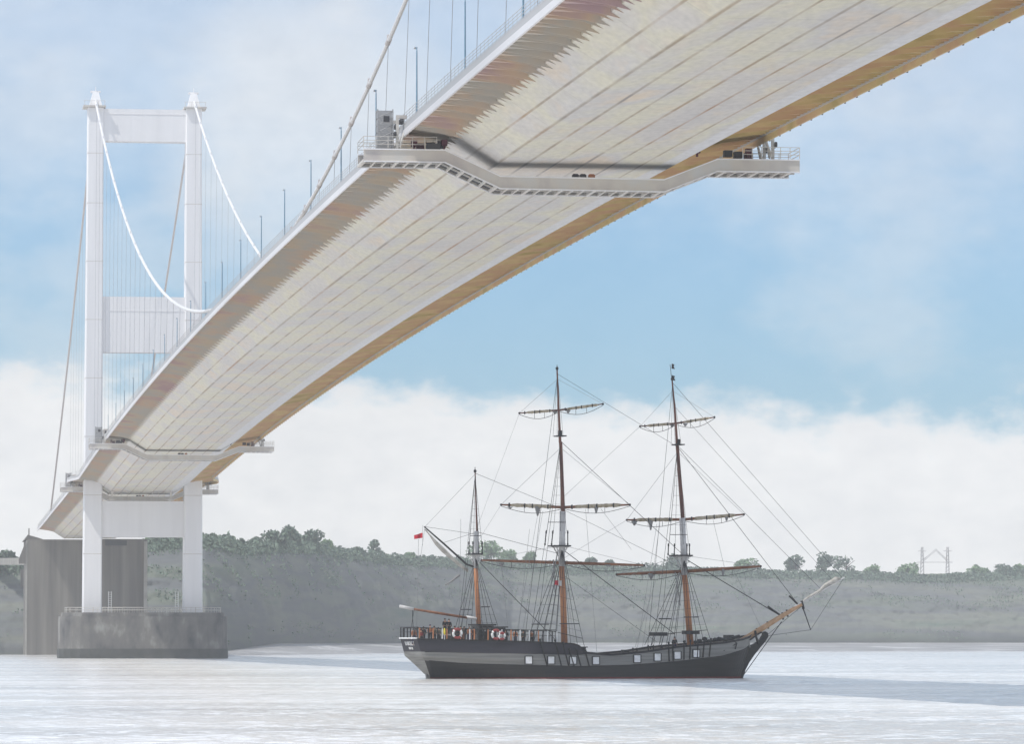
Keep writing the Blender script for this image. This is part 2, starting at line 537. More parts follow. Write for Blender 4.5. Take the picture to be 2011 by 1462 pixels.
T = [(505, 1075, 1049, 44, 1590, 'small bushy tree at the left end of the cliff top clump', 0, 0),
     (540, 1072, 1039, 60, 1640, 'rounded green tree, left one of the tall cliff top clump', 0, 0),
     (578, 1072, 1031, 56, 1660, 'tallest green tree of the clump between tower and ship', 0, 0),
     (615, 1076, 1041, 56, 1700, 'green tree right of the tallest tree of the clump', 0, 0),
     (642, 1080, 1054, 40, 1730, 'low tree sloping off at the right end of the clump', 1, 0),
     (738, 1092, 1053, 36, 1800, 'thin bare leaning tree standing alone left of the ensign', 0, 1),
     (700, 1086, 1072, 40, 1790, 'low bush on the cliff edge left of the lone bare tree', 0, 0),
     (800, 1096, 1082, 36, 1800, 'low pale bush on the cliff edge below the red ensign', 1, 0),
     (955, 1104, 1062, 90, 1850, 'broad pale green tree behind the mizzen mast', 1, 0),
     (1000, 1104, 1078, 46, 1850, 'pale green tree just right of the mizzen mast', 1, 0),
     (1045, 1110, 1082, 40, 1850, 'small light green tree left of the main mast', 1, 0),
     (1162, 1114, 1092, 34, 1850, 'small hazy tree right of the main mast', 0, 0),
     (1196, 1114, 1096, 30, 1850, 'smaller hazy tree between main and fore masts', 0, 0),
     (1330, 1118, 1090, 70, 1850, 'hazy grey tree behind the fore mast', 0, 0),
     (1465, 1120, 1096, 60, 1850, 'pale green tree above the right end of the fore yard', 1, 0),
     (1563, 1124, 1088, 48, 1880, 'round tree standing alone right of the fore yard', 0, 0),
     (1622, 1124, 1082, 50, 1880, 'taller tree left of the big bare crown', 0, 0),
     (1662, 1126, 1086, 62, 1880, 'broad thin crowned tree above the bowsprit tip', 0, 1),
     (1716, 1126, 1110, 42, 1880, 'low light green tree between bowsprit and pylons', 1, 0),
     (1786, 1130, 1106, 60, 1880, 'light green tree at the foot of the left pylon', 1, 0),
     (1920, 1130, 1110, 46, 1880, 'light green tree right of the pylons', 1, 0),
     (1972, 1130, 1108, 50, 1880, 'dark tree near the right edge of the cliff top', 0, 0),
     (2004, 1128, 1108, 44, 1880, 'light tree at the right edge of the picture', 1, 0),
     (18, 1104, 1076, 46, 1620, 'dark round tree above the road at the far left', 0, 0),
     (-6, 1104, 1080, 30, 1620, 'dark tree cut by the left edge of the picture', 0, 0),
     (302, 1066, 1048, 40, 1560, 'bushy tree seen between the tower legs', 1, 0),
     (345, 1062, 1042, 44, 1560, 'bushy tree just left of the right tower leg', 0, 0)]
for a in T:
    tree(a[0], a[1], a[2], a[3], a[4], a[5], bool(a[6]), bool(a[7]))
for k in range(9):
    px = 402 + k * 9.2
    tree(px, 1064 + k * .8, 1043 + random.uniform(-3, 6) + k, 11, 1575 + (k % 3) * 4, 'slender spiky tree in the row right of the tower, %s from the tower' % ['first', 'second', 'third', 'fourth', 'fifth', 'sixth', 'seventh', 'eighth', 'ninth'][k], k % 3 == 0, True, name='slender_tree')


# ------------------------------------------------------------------ electricity pylons on the skyline
def pylon():
    root = empty('electricity_pylon', atY(1838, 1128, 2390), 'tall steel portal pylon with two lattice masts above the right hand cliff', 'pylon')
    s = F / 2390
    base = atY(1838, 1128, 2390)

    def q(px, py): return atY(px, py, 2390) - base
    for x in (1811, 1861):
        m = MB()
        a, b = q(x, 1132), q(x, 1075)
        for dx in (-.9, .9):
            for dy in (-.9, .9):
                m.tube([a + Vector((dx, dy, 0)), b + Vector((dx * .4, dy * .4, 0))], .13, 4)
        hgt = b.z - a.z
        for k in range(8):
            z0, z1 = a.z + hgt * k / 8, a.z + hgt * (k + 1) / 8
            for dy in (-.7, .7):
                m.tube([(a.x - .8, a.y + dy, z0), (a.x + .8, a.y + dy, z1)], .09, 4)
        m.build('lattice_mast', M['pylon_steel'], root)
        for py, l in ((1083, 2.2), (1105, 2.8)):
            c = q(x, py)
            MB().tube([c + Vector((-l, 0, 0)), c + Vector((l, 0, 0))], .14, 4).build('cross_arm', M['pylon_steel'], root)
    m = MB()
    for dz_ in (0, -.8):
        d = Vector((0, 0, dz_))
        m.tube([q(1812, 1101) + d, q(1838, 1079) + d, q(1861, 1101) + d], .14, 4)
    m.build('inverted_brace', M['pylon_steel'], root)
    MB().tube([q(1812, 1105), q(1861, 1105)], .12, 4).build('tie_bar', M['pylon_steel'], root)


pylon()

# ------------------------------------------------------------------ suspension bridge deck, cables, hangers
BR = Vector((XC, YM, 0))
bridge = empty('suspension_bridge', BR, 'long pale suspension bridge deck with main cables crossing above the river', 'bridge')


def bulge(y):
    return max(0, 1 - max(0, abs(y - YT) - 3) / 9.0) * 2.3


ys = []
y = 150.0
while y < YANCH - 1:
    ys.append(y)
    y += 4.575
ys.append(YANCH)


def L3(x, y, z): return Vector((x, y - YM, z))


def run(name, fn, mat, **kw):
    mb = MB()
    mb.sweep([fn(y) for y in ys], **kw)
    return mb.build(name, mat, bridge)


# aerofoil box: top deck and bottom plates
run('box_girder', lambda y: [L3(-11.43, y, deck_z(y) - .06), L3(-11.43, y, deck_z(y) - .75), L3(-7.7, y, deck_z(y) - 3.1), L3(7.7, y, deck_z(y) - 3.1), L3(11.43, y, deck_z(y) - .75), L3(11.43, y, deck_z(y) - .06)], M['deck'])
for sg, nm in ((-1, 'cant_left'), (1, 'cant_right')):
    mb = MB()
    mb.sweep([[L3(sg * 11.45, y, deck_z(y) - .10), L3(sg * 11.45, y, deck_z(y) - .3), L3(sg * (HW - .2 + bulge(y)), y, deck_z(y) - .22), L3(sg * (HW - .2 + bulge(y)), y, deck_z(y) - .08)] for y in ys])
    for k, y in enumerate(ys[:-1]):
        z = deck_z(y)
        w_ = HW - .25 + bulge(y)
        mb.plate([L3(sg * 11.46, y, z - .28), L3(sg * w_, y, z - .2), L3(sg * w_, y, z - .34), L3(sg * 12.4, y, z - .80), L3(sg * 10.8, y, z - 1.17), L3(sg * 11.46, y, z - .74)], (0, .07, 0))
        if sg < 0:
            y2 = y + 2.29
            z = deck_z(y2)
            w_ = HW - .25 + bulge(y2)
            mb.plate([L3(sg * 11.46, y2, z - .28), L3(sg * w_, y2, z - .2), L3(sg * w_, y2, z - .30), L3(sg * 12.2, y2, z - .62), L3(sg * 10.9, y2, z - 1.09), L3(sg * 11.46, y2, z - .74)], (0, .05, 0))
        if sg > 0:
            for q_ in (1.525, 3.05):
                mb.plate([L3(sg * 11.46, y + q_, z - .28), L3(sg * w_, y + q_, z - .2), L3(sg * w_, y + q_, z - .3), L3(sg * 11.46, y + q_, z - .5)], (0, .05, 0))
    mb.build('footway_cantilever', M[nm], bridge)
    fm = MB()
    fm.sweep([[L3(sg * (HW - .19 + bulge(y)), y, deck_z(y) - .42), L3(sg * (HW - .19 + bulge(y)), y, deck_z(y) + .05), L3(sg * (HW + bulge(y)), y, deck_z(y) + .05), L3(sg * (HW + bulge(y)), y, deck_z(y) - .42)] for y in ys])
    fm.build('fascia_plate', M['fascia_grey'], bridge)
    fm = MB()
    fm.sweep([[L3(sg * (HW - .12 + bulge(y)), y, deck_z(y) - .95), L3(sg * (HW - .12 + bulge(y)), y, deck_z(y) - .42), L3(sg * (HW + .05 + bulge(y)), y, deck_z(y) - .42), L3(sg * (HW + .05 + bulge(y)), y, deck_z(y) - .95)] for y in ys])
    if sg > 0:
        for y in ys: fm.box(L3(HW + .1, y, deck_z(y) - .9), (.1, .22, .2), 1)
    fm.build('edge_beam', [M['fascia'] if sg < 0 else M['cant_right'], M['dark_rail']], bridge)
    rm = MB()
    for dz_ in (.09, ):
        rm.sweep([[L3(sg * (HW - .04 + bulge(y)) + a, y, deck_z(y) + dz_ + b) for a, b in ((-.05, -.04), (.05, -.04), (.05, .05), (-.05, .05))] for y in ys])
    for k in range(4):
        rm.sweep([[L3(sg * (HW - .15 + bulge(y)) + a, y, deck_z(y) + .35 + k * .25 + b) for a, b in ((-.015, -.015), (.015, -.015), (.015, .015), (-.015, .015))] for y in ys])
    for y in ys:
        for q_ in (0, 2.29):
            if y + q_ > YANCH: continue
            rm.box(L3(sg * (HW - .15 + bulge(y)), y + q_, deck_z(y) + .65), (.025, .025, 1.1))
    rm.build('parapet', M['fascia_grey'], bridge)
run('road_surface', lambda y: [L3(-11.2, y, deck_z(y) - .05), L3(-11.2, y, deck_z(y) + .02), L3(11.2, y, deck_z(y) + .02), L3(11.2, y, deck_z(y) - .05)], flat('asphalt', (.06, .06, .06)))

ZTOP, CW = 134.3, 11.8


def cab_z(y):
    if y > YT:
        t = (y - YT) / (YANCH + 10 - YT)
        a = ZTOP + (41.0 - ZTOP) * t
        return a - 6.0 * 4 * t * (1 - t) * .5
    return ZM + 2.2 + (ZTOP - ZM - 2.2) * ((y - YM) / 494.0) ** 2


for sg in (-1, 1):
    cab = MB().tube([L3(sg * CW, y, cab_z(y)) for y in [150 + (YT - 150) * k / 110 for k in range(111)]], [.17 + .12 * min(1, k / 80) for k in range(111)], 8)
    cab.build('main_cable', M['cable_white'], bridge, smooth=True)
    cab = MB().tube([L3(sg * CW, YT + (YANCH + 5 - YT) * k / 30, cab_z(YT + (YANCH + 5 - YT) * k / 30)) for k in range(31)], .26, 8)
    cab.build('side_span_cable', M['cable_side'], bridge, smooth=True)
cb, hand = MB(), []
nh = 0
for sg in (-1, 1):
    y = YM - 9.15 * 31
    while y < YT - 6:
        if abs(y) > 0 and y > 240 and (sg < 0 or y > 560):
            zc = cab_z(y)
            zd = deck_z(y)
            if zc - zd > 1.5:
                lean = 5.5 * min(1, (zc - zd) / 15)
                hm = MB().tube([L3(sg * CW, y + lean, zd - .05), L3(sg * CW, y, zc)], .026, 5)
                hm.build('hanger', M['hanger'], bridge)
                nh += 1
                bm_ = MB().tube([L3(sg * CW, y - .8, cab_z(y - .8)), L3(sg * CW, y + .8, cab_z(y + .8))], .22 + .1 * min(1, y / 900), 8)
                if sg < 0 and y < 640 or y > 900:
                    bm_.box(L3(sg * CW - .1, y - .5, zc + .4), (.2, .4, .4))
                bm_.build('cable_band', M['cable_side'] if y < 640 else M['cable_white'], bridge)
        y += 18.3
# side-span hangers in view left of the tower
for k in range(8):
    y = YT + 16 + 18.3 * k
    for sg in (-1,):
        MB().tube([L3(sg * CW, y + 4, deck_z(y) - .05), L3(sg * CW, y, cab_z(y))], .026, 5).build('hanger', M['hanger'], bridge)

# lamp posts on the left edge
lp = None
ordn = ['nearest', 'second', 'third', 'fourth', 'fifth', 'sixth', 'seventh', 'eighth', 'ninth', 'tenth', 'eleventh', 'twelfth', 'thirteenth', 'fourteenth', 'fifteenth', 'sixteenth', 'seventeenth', 'eighteenth', 'nineteenth', 'twentieth']
idx = 0
y = 387.0 - 36.6
while y < 1080:
    lab = ('blue lamp post on the left deck edge, %s to the camera' % ordn[idx]) if idx == 0 else ('blue lamp post on the left deck edge, %s from the near end' % ordn[idx])
    if lp is None:
        lp = empty('lamp_post', (XC - 11.3, y, deck_z(y)), lab, 'lamp post', 'lamp posts along the bridge deck')
        MB().tube([(0, 0, 0), (0, 0, 5), (0, 0, 10)], [.10, .08, .06], 8).build('post', M['lamp_blue'], lp)
        MB().tube([(0, 0, 9.9), (0, .1, 10.25), (0, .7, 10.4)], .06, 6).build('bracket_arm', M['lamp_blue'], lp)
        MB().box((0, 1.0, 10.4), (.25, .7, .12)).build('lantern', M['fascia_grey'], lp)
    else:
        c = copy_tree(lp)
        c.location = (XC - 11.3, y, deck_z(y))
        c['label'] = lab
    idx += 1
    y += 36.6


# ------------------------------------------------------------------ tower
tower = empty('bridge_tower', (XC, YT, 10.9), 'pale twin legged steel bridge tower with three portal beams on a concrete pier', 'tower')
Z0 = 10.9
for sg in (-1, 1):
    mb = MB()
    secs = []
    for z in [0, 10, 20, 30, 40, 55, 70, 85, 100, 112, 121.0]:
        t = z / 121.0
        hx = 2.25 - .35 * t
        hy = 2.9 - .5 * t
        cx = sg * (12.0 - .25 * t)
        secs.append([(cx - hx, -hy + .25, z), (cx - hx + .25, -hy, z), (cx + hx - .25, -hy, z), (cx + hx, -hy + .25, z), (cx + hx, hy - .25, z), (cx + hx - .25, hy, z), (cx - hx + .25, hy, z), (cx - hx, hy - .25, z)])
    mb.sweep(secs)
    leg = mb.build('leg', M['white_steel'], tower)
    mb = MB()
    for z in (14, 28, 42, 56, 70, 84, 98, 110):
        t = z / 121.0
        hx, hy, cx = 2.25 - .35 * t, 2.9 - .5 * t, sg * (12.0 - .25 * t)
        mb.box((cx, 0, z), (hx * 2 + .03, hy * 2 + .03, .12))
    mb.build('plate_joint', M['gantry_steel'], leg)
    pf = MB()
    cx = sg * 11.75
    pf.box((cx + sg * .3, 0, 121.25), (5.4, 6.4, .4))
    for a in (-2.4, -.9, .9, 2.4):
        pf.box((cx + sg * .3 + a, -3.1, 122.00), (.08, .08, 1.1))
    pf.box((cx + sg * .3, -3.1, 122.55), (5.2, .07, .07))
    pf.build('top_platform', M['gantry_steel'], tower)
    sd = MB()
    sd.add([(cx - 1.5, -2.6, 121.50), (cx + 1.5, -2.6, 121.50), (cx + 1.5, 2.6, 121.50), (cx - 1.5, 2.6, 121.50), (cx - .7, -1.6, 124.80), (cx + .7, -1.6, 124.80), (cx + .7, 1.6, 124.80), (cx - .7, 1.6, 124.80)],
           [(0, 1, 5, 4), (1, 2, 6, 5), (2, 3, 7, 6), (3, 0, 4, 7), (4, 5, 6, 7), (0, 3, 2, 1)])
    sd.tube([(cx, -1.2, 124.80), (cx, -1.2, 126.10)], .09, 5)
    sd.box((cx, -.2, 125.00), (2.4, 1.6, .35))
    sd.build('saddle', M['white_steel'], tower)
for (z1, z0, dep) in ((120.8, 113.0, 3.6), (75.6, 62.2, 3.6), (26.6, 18.0, 3.8)):
    mb = MB()
    mb.box((0, 0, (z0 + z1) / 2), (20.2, dep, z1 - z0))
    bmo = mb.build('portal_beam', M['white_steel'], tower)
    mb = MB()
    for k in range(1, 6):
        mb.box((-10.1 + 20.2 * k / 6, -dep / 2 - .01, (z0 + z1) / 2), (.1, .06, z1 - z0 - .3))
    mb.box((0, -dep / 2 - .03, z1 - (3.4 if z1 < 100 and z1 > 50 else 1.2)), (20.0, .1, .14))
    mb.build('stiffener', M['white_steel'], bmo)
mb = MB()
for z in (27.7, 30.4):
    mb.box((0, -1.6, z), (19.4, .1, .1))
for k in range(14):
    mb.box((-9.6 + 19.2 * k / 13, -1.6, 28.6), (.1, .1, 4.0))
mb.build('access_railing', M['gantry_steel'], tower)
for x in (-7.4, 6.6):
    MB().box((x, -2.5, 29.2), (.5, .5, 5.0)).box((x, -2.5, 26.9), (1.4, 1.2, .4)).build('bearing_post', M['gantry_steel'], tower)

pier = empty('bridge_pier', (XC, YT, -2), 'massive grey brown round ended concrete pier under the bridge tower', 'bridge pier')


def stadium(hx, hy, z, n=10, o=0):
    pts = []
    for k in range(n + 1):
        a = -math.pi / 2 + math.pi * k / n
        pts.append((hx - hy + hy * math.cos(a) * 1.0 + o, hy * math.sin(a), z))
    for k in range(n + 1):
        a = math.pi / 2 + math.pi * k / n
        pts.append((-(hx - hy) + hy * math.cos(a) + o, hy * math.sin(a), z))
    return pts


MB().sweep([stadium(20.4, 7.5, 0, o=.2), stadium(20.4, 7.5, 4.3, o=.2)]).build('tidal_base', M['conc_wet'], pier)
MB().sweep([stadium(20.25, 7.4, 4.28, o=.2), stadium(20.2, 7.4, 12.0, o=.2)]).build('pier_shaft', M['conc_dark'], pier)
MB().sweep([stadium(19.6, 7.0, 12.0, o=.2), stadium(19.5, 6.9, 12.9, o=.2)]).build('coping', M['conc_dark'], pier)
mb = MB()
ring = stadium(18.6, 6.5, 0, o=.2)
for h_ in (.6, 1.2):
    mb.tube([Vector((a, b, 12.9 + h_)) for a, b, c in ring] + [Vector((ring[0][0], ring[0][1], 12.9 + h_))], .05, 4)
for sgy in (-1, 1):
    for k in range(22):
        x = -12 + 24.4 * k / 21
        mb.box((x, sgy * 6.5, 13.5), (.09, .09, 1.3))
for a, b, c in ring:
    mb.box((a, b, 13.5), (.09, .09, 1.3))
mb.build('railing', M['gantry_steel'], pier)
for x in (-7.9, 8.0):
    mb = MB()
    for dx in (-.35, .35):
        mb.box((x + dx, -4.5, 15.4), (.1, .1, 5.0))
    for k in range(10):
        mb.box((x, -4.5, 13.2 + k * .5), (.7, .06, .06))
    mb.build('access_ladder', M['white'], pier)

# ------------------------------------------------------------------ anchorage
anch = empty('bridge_anchorage', (XC, YANCH + 20, 0), 'tall square grey concrete anchorage block under the far end of the bridge', 'anchorage')
z1 = 35.0
mb = MB()
mb.box((-8.0, 0, z1 / 2 - 1), (21.6, 40, z1 + 2))
mb.build('block', M['conc_anch'], anch)
mb = MB()
mb.box((9.4, -1, z1 / 2 - 1), (16.4, 38, z1 + 2.4))
mb.build('chamber', M['conc_anch'], anch)
MB().box((17.0, -20.6, z1 / 2 - 1.2), (1.0, 1.0, z1 + 1.4)).build('corner_pilaster', M['conc_anch_light'], anch)
MB().box((-19.0, -19.4, z1 / 2 - 1.0), (.5, 1.0, z1 + 1.2)).build('corner_pilaster', M['conc_anch_light'], anch)
MB().box((8, -20.25, 34.0), (6.5, .6, 1.6)).build('painted_recess_shade', M['box_dark'], anch)  # dark box on the wall face, painting the shade of a recess
mb = MB()
mb.add([(-19.4, -16, z1), (-13.5, -16, z1), (-13.5, 18, z1), (-19.4, 18, z1), (-18.6, -16, z1 + 1.5), (-16, -16, z1 + .8), (-16, 10, z1 + .8), (-18.6, 10, z1 + 1.2)],
       [(0, 1, 5, 4), (1, 2, 6, 5), (2, 3, 7, 6), (3, 0, 4, 7), (4, 5, 6, 7)])
mb.plate([(-19.3, -19.6, z1 - .6), (-21.3, -19.6, 29.2), (-21.3, -19.6, 27.6), (-19.3, -19.6, 27.6)], (0, 1.2, 0))
mb.build('cable_house', M['conc_anch'], anch)
MB().box((-18.2, -15, z1 + 2.4), (.35, .35, 2.2)).build('mast', M['conc_anch'], anch)

via = empty('approach_viaduct', (XC - 10, 1460, 30), 'low approach viaduct leading away left behind the anchorage', 'viaduct')
mb = MB()
mb.sweep([[Vector((a - (yy - 1460) * .10, yy - 1460, z + (yy - 1460) * .017)) for a, z in ((-10, -2), (-10, 0.2), (-5, .2), (-5, -2))] for yy in range(1440, 2101, 60)])
mb.build('viaduct_deck', M['conc_anch_light'], via)
for yy in (1520, 1600, 1680):
    MB().box((-(yy - 1460) * .10, yy - 1460, -17), (4, 2.5, 29)).build('column', M['conc_anch'], via)


# ------------------------------------------------------------------ maintenance gantries
def gantry():
    g = empty('maintenance_gantry', (0, 0, 0), 'x', 'gantry', 'maintenance gantries hung under the bridge deck')
    prof = [(-19.3, -4.0), (-12.3, -4.0), (-7.5, -6.2), (6.7, -6.3), (11.4, -4.45), (18.6, -4.45)]

    def zb(x): return interp(prof, x)
    H_ = 1.15
    for yy in (0, 5.0):
        mb = MB()
        mb.sweep([[Vector((x, yy, z)), Vector((x, yy, z + H_)), Vector((x, yy + .16, z + H_)), Vector((x, yy + .16, z))] for x, z in prof])
        gd = mb.build('girder', M['gantry_steel'], g)
        mb = MB()
        for zz in (0, H_ - .1):
            mb.sweep([[Vector((x, yy - .1, z + zz)), Vector((x, yy - .1, z + zz + .1)), Vector((x, yy + .26, z + zz + .1)), Vector((x, yy + .26, z + zz))] for x, z in prof])
        mb.build('flange', M['white_steel'], gd)
    mb = MB()
    mb.sweep([[Vector((x, .17, z + .28)), Vector((x, .17, z + .34)), Vector((x, 4.99, z + .34)), Vector((x, 4.99, z + .28))] for x, z in prof])
    mb.build('floor', M['box_dark'], g)
    x = -19.2
    k = 0
    while x < 18.6:
        MB().box((x, 2.57, zb(x) + .14), (.16 if k % 3 else .3, 4.8, .22)).build('cross_beam', M['gantry_steel'], g)
        x += .95
        k += 1
    mb = MB()
    mb.sweep([[Vector((x, 2.4, z + .1)), Vector((x, 2.4, z + .24)), Vector((x, 2.6, z + .24)), Vector((x, 2.6, z + .1))] for x, z in prof])
    mb.build('floor_stringer', M['gantry_steel'], g)
    # railings at the two outboard ends
    for x0, x1, z in ((-19.3, -13, -2.75), (13.6, 18.6, -3.2)):
        mb = MB()
        for yy in (0.05, 5.1):
            for h_ in (.3, .62, .95):
                mb.box(((x0 + x1) / 2, yy, z + h_), (x1 - x0, .05, .05))
            n_ = 6
            for q_ in range(n_ + 1):
                mb.box((x0 + (x1 - x0) * q_ / n_, yy, z + .45), (.06, .06, 1.0))
        xe = x0 if x0 < 0 else x1
        for h_ in (.3, .62, .95):
            mb.box((xe, 2.55, z + h_), (.05, 5, .05))
        mb.build('railing', M['gantry_steel'], g)
    # hanger bogies on the deck edge with wheels
    for sg, z in ((-1, -2.8), (1, -3.2)):
        for yy in (.6, 4.6):
            mb = MB()
            xx = sg * (HW + .55)
            mb.box((xx, yy, z + 1.2), (.22, .4, 3.0))
            mb.box((xx - sg * .35, yy, z + 2.75), (.9, .4, .3))
            mb.tube([(xx - sg * .2, yy - .5, z + .1), (xx - sg * .6, yy, z + 1.6)], .09, 6)
            mb.tube([(xx - sg * .2, yy + .5, z + .1), (xx - sg * .6, yy, z + 1.6)], .09, 6)
            hm = mb.build('hanging_bogie', M['gantry_steel'], g)
            for w_ in (-.35, .35):
                MB().tube([(xx - sg * .5, yy + w_, z + 2.35), (xx - sg * .2, yy + w_, z + 2.35)], .22, 10).build('wheel', M['box_dark'], hm)
                MB().tube([(xx + sg * .12, yy + w_, z + 1.2), (xx + sg * .3, yy + w_, z + 1.2)], .25, 10).build('wheel', M['box_dark'], hm)
        for k_ in range(3):
            MB().box((sg * (14.3 - k_ * .9), 1.2, z + .25 + .1 * k_), (.7, .8, .55)).build('winch', M['box_dark' if k_ else 'maroon'], g)
    # caged ladder tower at the left end
    mb = MB()
    cx, z = -17.4, -2.85
    for dx in (-.65, .65):
        for dy in (0, 1.3):
            mb.box((cx + dx, .5 + dy, z + 1.7), (.1, .1, 3.5))
    for k_ in range(6):
        zz = z + .3 + k_ * .6
        mb.box((cx, .5, zz), (1.3, .06, .06)).box((cx, 1.8, zz), (1.3, .06, .06)).box((cx - .65, 1.15, zz), (.06, 1.3, .06)).box((cx + .65, 1.15, zz), (.06, 1.3, .06))
        if k_ < 5:
            mb.tube([(cx - .65, .5, zz), (cx + .65, .5, zz + .6)], .035, 4)
    mb.build('ladder_tower', M['hanger'], g)
    MB().box((cx, 1.15, z + 1.7), (1.16, .06, 3.3)).build('mesh_panel', M['fascia_grey'], g)
    MB().box((cx + .1, .42, z + 2.6), (.5, .25, .5)).build('control_box', M['box_dark'], g)
    # dark red drive motors on the girder
    for x, z in ((-12.3, -2.2), (-14.9, -2.3), (9.7, -2.55), (14.2, -2.6)):
        MB().box((x, .6, z), (.5, .6, .5)).tube([(x, .25, z + .05), (x, .3, z + .05)], .2, 10).box((x, .6, z - .35), (.16, .3, .4)).build('drive_motor', M['maroon'], g)
    for x, m_ in ((-.9, 'box_dark'), (-.25, 'box_dark'), (.5, 'post_orange')):
        MB().box((x, .8, -4.95), (.55, .5, .3)).box((x, .8, -4.78), (.4, .4, .1)).build('tool_crate', M[m_], g)
    mb = MB()
    for q_ in (-13.9, -13.3, -12.7):
        mb.box((q_, .25, -2.45), (.06, .06, .8))
    mb.box((-13.3, .25, -2.1), (1.3, .06, .06)).box((-13.3, .25, -2.6), (1.2, .5, .5))
    mb.build('winch_frame', M['box_dark'], g)
    return g


g0 = gantry()
for k, (yy, dz_, lab) in enumerate(((392.9, .78, 'large pale maintenance gantry nearest the camera, hung under the deck above the ship'),
                                   (952.9, 1.0, 'small hazy maintenance gantry under the deck just before the tower'),
                                   (YT + 7, 1.2, 'farthest maintenance gantry, behind the tower legs'))):
    o = g0 if k == 0 else copy_tree(g0)
    o.location = (XC, yy, deck_z(yy) + dz_)
    o['label'] = lab

#SHIPSTART
# ------------------------------------------------------------------ the sailing ship
HEAD = R(20)
_d = ray(1120, 1333.5)
SO = CAMP + _d * (-HCAM / _d.z)
RH = Vector((math.cos(YAW), -math.sin(YAW), 0))
SROT = HEAD - YAW
KX = Vector((math.cos(SROT), math.sin(SROT), 0))
KY = Vector((-math.sin(SROT), math.cos(SROT), 0))
ship = empty('sailing_ship', SO, 'three masted square rigged ship with black and grey hull and furled sails', 'ship', rz=SROT)


def loc_(w): 
    q = w - SO
    return Vector((q.dot(KX), q.dot(KY), q.z))


def P(px, py, yl=0.0):
    """local ship point seen at photo position on the fore and aft plane y = yl"""
    d = ray(px, py)
    t = (yl - (CAMP - SO).dot(KY)) / d.dot(KY)
    return loc_(CAMP + d * t)


EY = (RH * math.cos(R(18)) - Vector((math.sin(YAW), math.cos(YAW), 0)) * math.sin(R(18))).normalized()
EN = Vector((-EY.y, EY.x, 0))


def Q(px, py, mp):
    """local point on the vertical plane of a braced yard through local point mp"""
    w = SO + KX * mp.x + KY * mp.y + Vector((0, 0, mp.z))
    d = ray(px, py)
    t = (w - CAMP).dot(EN) / d.dot(EN)
    return loc_(CAMP + d * t)


def pxof(l):
    w = SO + KX * l.x + KY * l.y + Vector((0, 0, l.z)) - CAMP
    return 1005.5 + F * w.dot(RT) / w.dot(FW), 731 - F * w.dot(UP) / w.dot(FW)


SC = 18.2


def zy(py): return (1333.5 - py) / SC


RAIL = [(805, 1257), (1000, 1262), (1095, 1266), (1106, 1268), (1122, 1283), (1170, 1287), (1240, 1281), (1300, 1272), (1400, 1263), (1440, 1257), (1470, 1249)]
GTOP = [(805, 1281), (950, 1283), (1106, 1286.5), (1122, 1284.5), (1170, 1288.2), (1240, 1282.2), (1300, 1273.2), (1400, 1264.2), (1440, 1258.2), (1470, 1250.5)]
BTOP = [(805, 1298), (870, 1304), (960, 1307), (1100, 1310), (1200, 1308), (1300, 1301), (1400, 1290), (1450, 1277), (1470, 1267)]
STERN = [(-1.2, 860), (0, 845), (.5, 838), (1.8, 822), (2.4, 812), (4.3, 802)]
BOW = [(-1.2, 1448), (0, 1456), (1.2, 1461), (2.4, 1466), (3.5, 1470), (4.6, 1475)]
BM = 3.8


def hullB(u, z):
    t = max(0, min(1, z / 3.2))
    ts = max(0, min(1, (z + .2) / 2.6))
    run = (min(1, u / .33)) ** .75
    full = .76 + .24 * min(1, u / .3) ** .8
    bs = run * (1 - ts) ** 1.0 + full * ts
    ent = 1 - (1 - min(1, (1 - u) / (.36 - .16 * t))) ** 2.2
    ent = ent ** (.9 - .3 * t)
    b = BM * bs * max(ent, .02)
    if z > 2.2: b *= 1 - .035 * (z - 2.2)
    if z < 0: b *= max(.3, 1 + z * .45)
    return max(b, .06)


def hpt(u, z, side=-1):
    xs, xb = P(interp(STERN, z), 1333).x, P(interp(BOW, z), 1333).x
    return Vector((xs + (xb - xs) * u, side * hullB(u, z), z))


def find_u(px, z):
    lo, hi = 0.0, 1.0
    for _ in range(30):
        m_ = (lo + hi) / 2
        if pxof(hpt(m_, z))[0] < px: lo = m_
        else: hi = m_
    return lo


NU = 90
levels = []
us = [i / NU for i in range(NU + 1)]
hb = MB()
rows = []
for u in us:
    pxn = 805 + u * 665
    zr, zg, zb_ = zy(interp(RAIL, pxn)), zy(interp(GTOP, pxn)), zy(interp(BTOP, pxn))
    zl = [-1.2, -.5, 0.0, .16, .16 + (zb_ - .16) * .33, .16 + (zb_ - .16) * .66, zb_, zb_ + (zg - zb_) * .5, zg, zg + (zr - zg) * .5, zr]
    rows.append(zl)
nl = len(rows[0])
mats_ = [2, 2, 2, 0, 0, 0, 1, 1, 3, 3]
for side in (-1, 1):
    base = len(hb.v)
    hb.v += [tuple(hpt(u, z, side)) for u, zl in zip(us, rows) for z in zl]
    for i in range(NU):
        for j in range(nl - 1):
            a = base + i * nl + j
            hb.f.append((a, a + nl, a + nl + 1, a + 1))
            hb.m.append(mats_[j])
nn = (NU + 1) * nl
for j in range(nl - 1):
    hb.f.append((j, j + 1, nn + j + 1, nn + j)); hb.m.append([2, 2, 2, 1, 1, 1, 1, 1, 3, 3][j])
    a = NU * nl + j
    hb.f.append((a, a + 1, nn + a + 1, nn + a)); hb.m.append(mats_[j])
hull = hb.build('hull', [M['black_hull'], M['grey_hull'], M['red_boot'], M['dark_hull']], ship)


def rail_line(u, inset=0.0, dz_=0.0):
    pxn = 805 + u * 665
    z = zy(interp(RAIL, pxn))
    p = hpt(u, z)
    return Vector((p.x, -(abs(p.y) - inset), z + dz_))


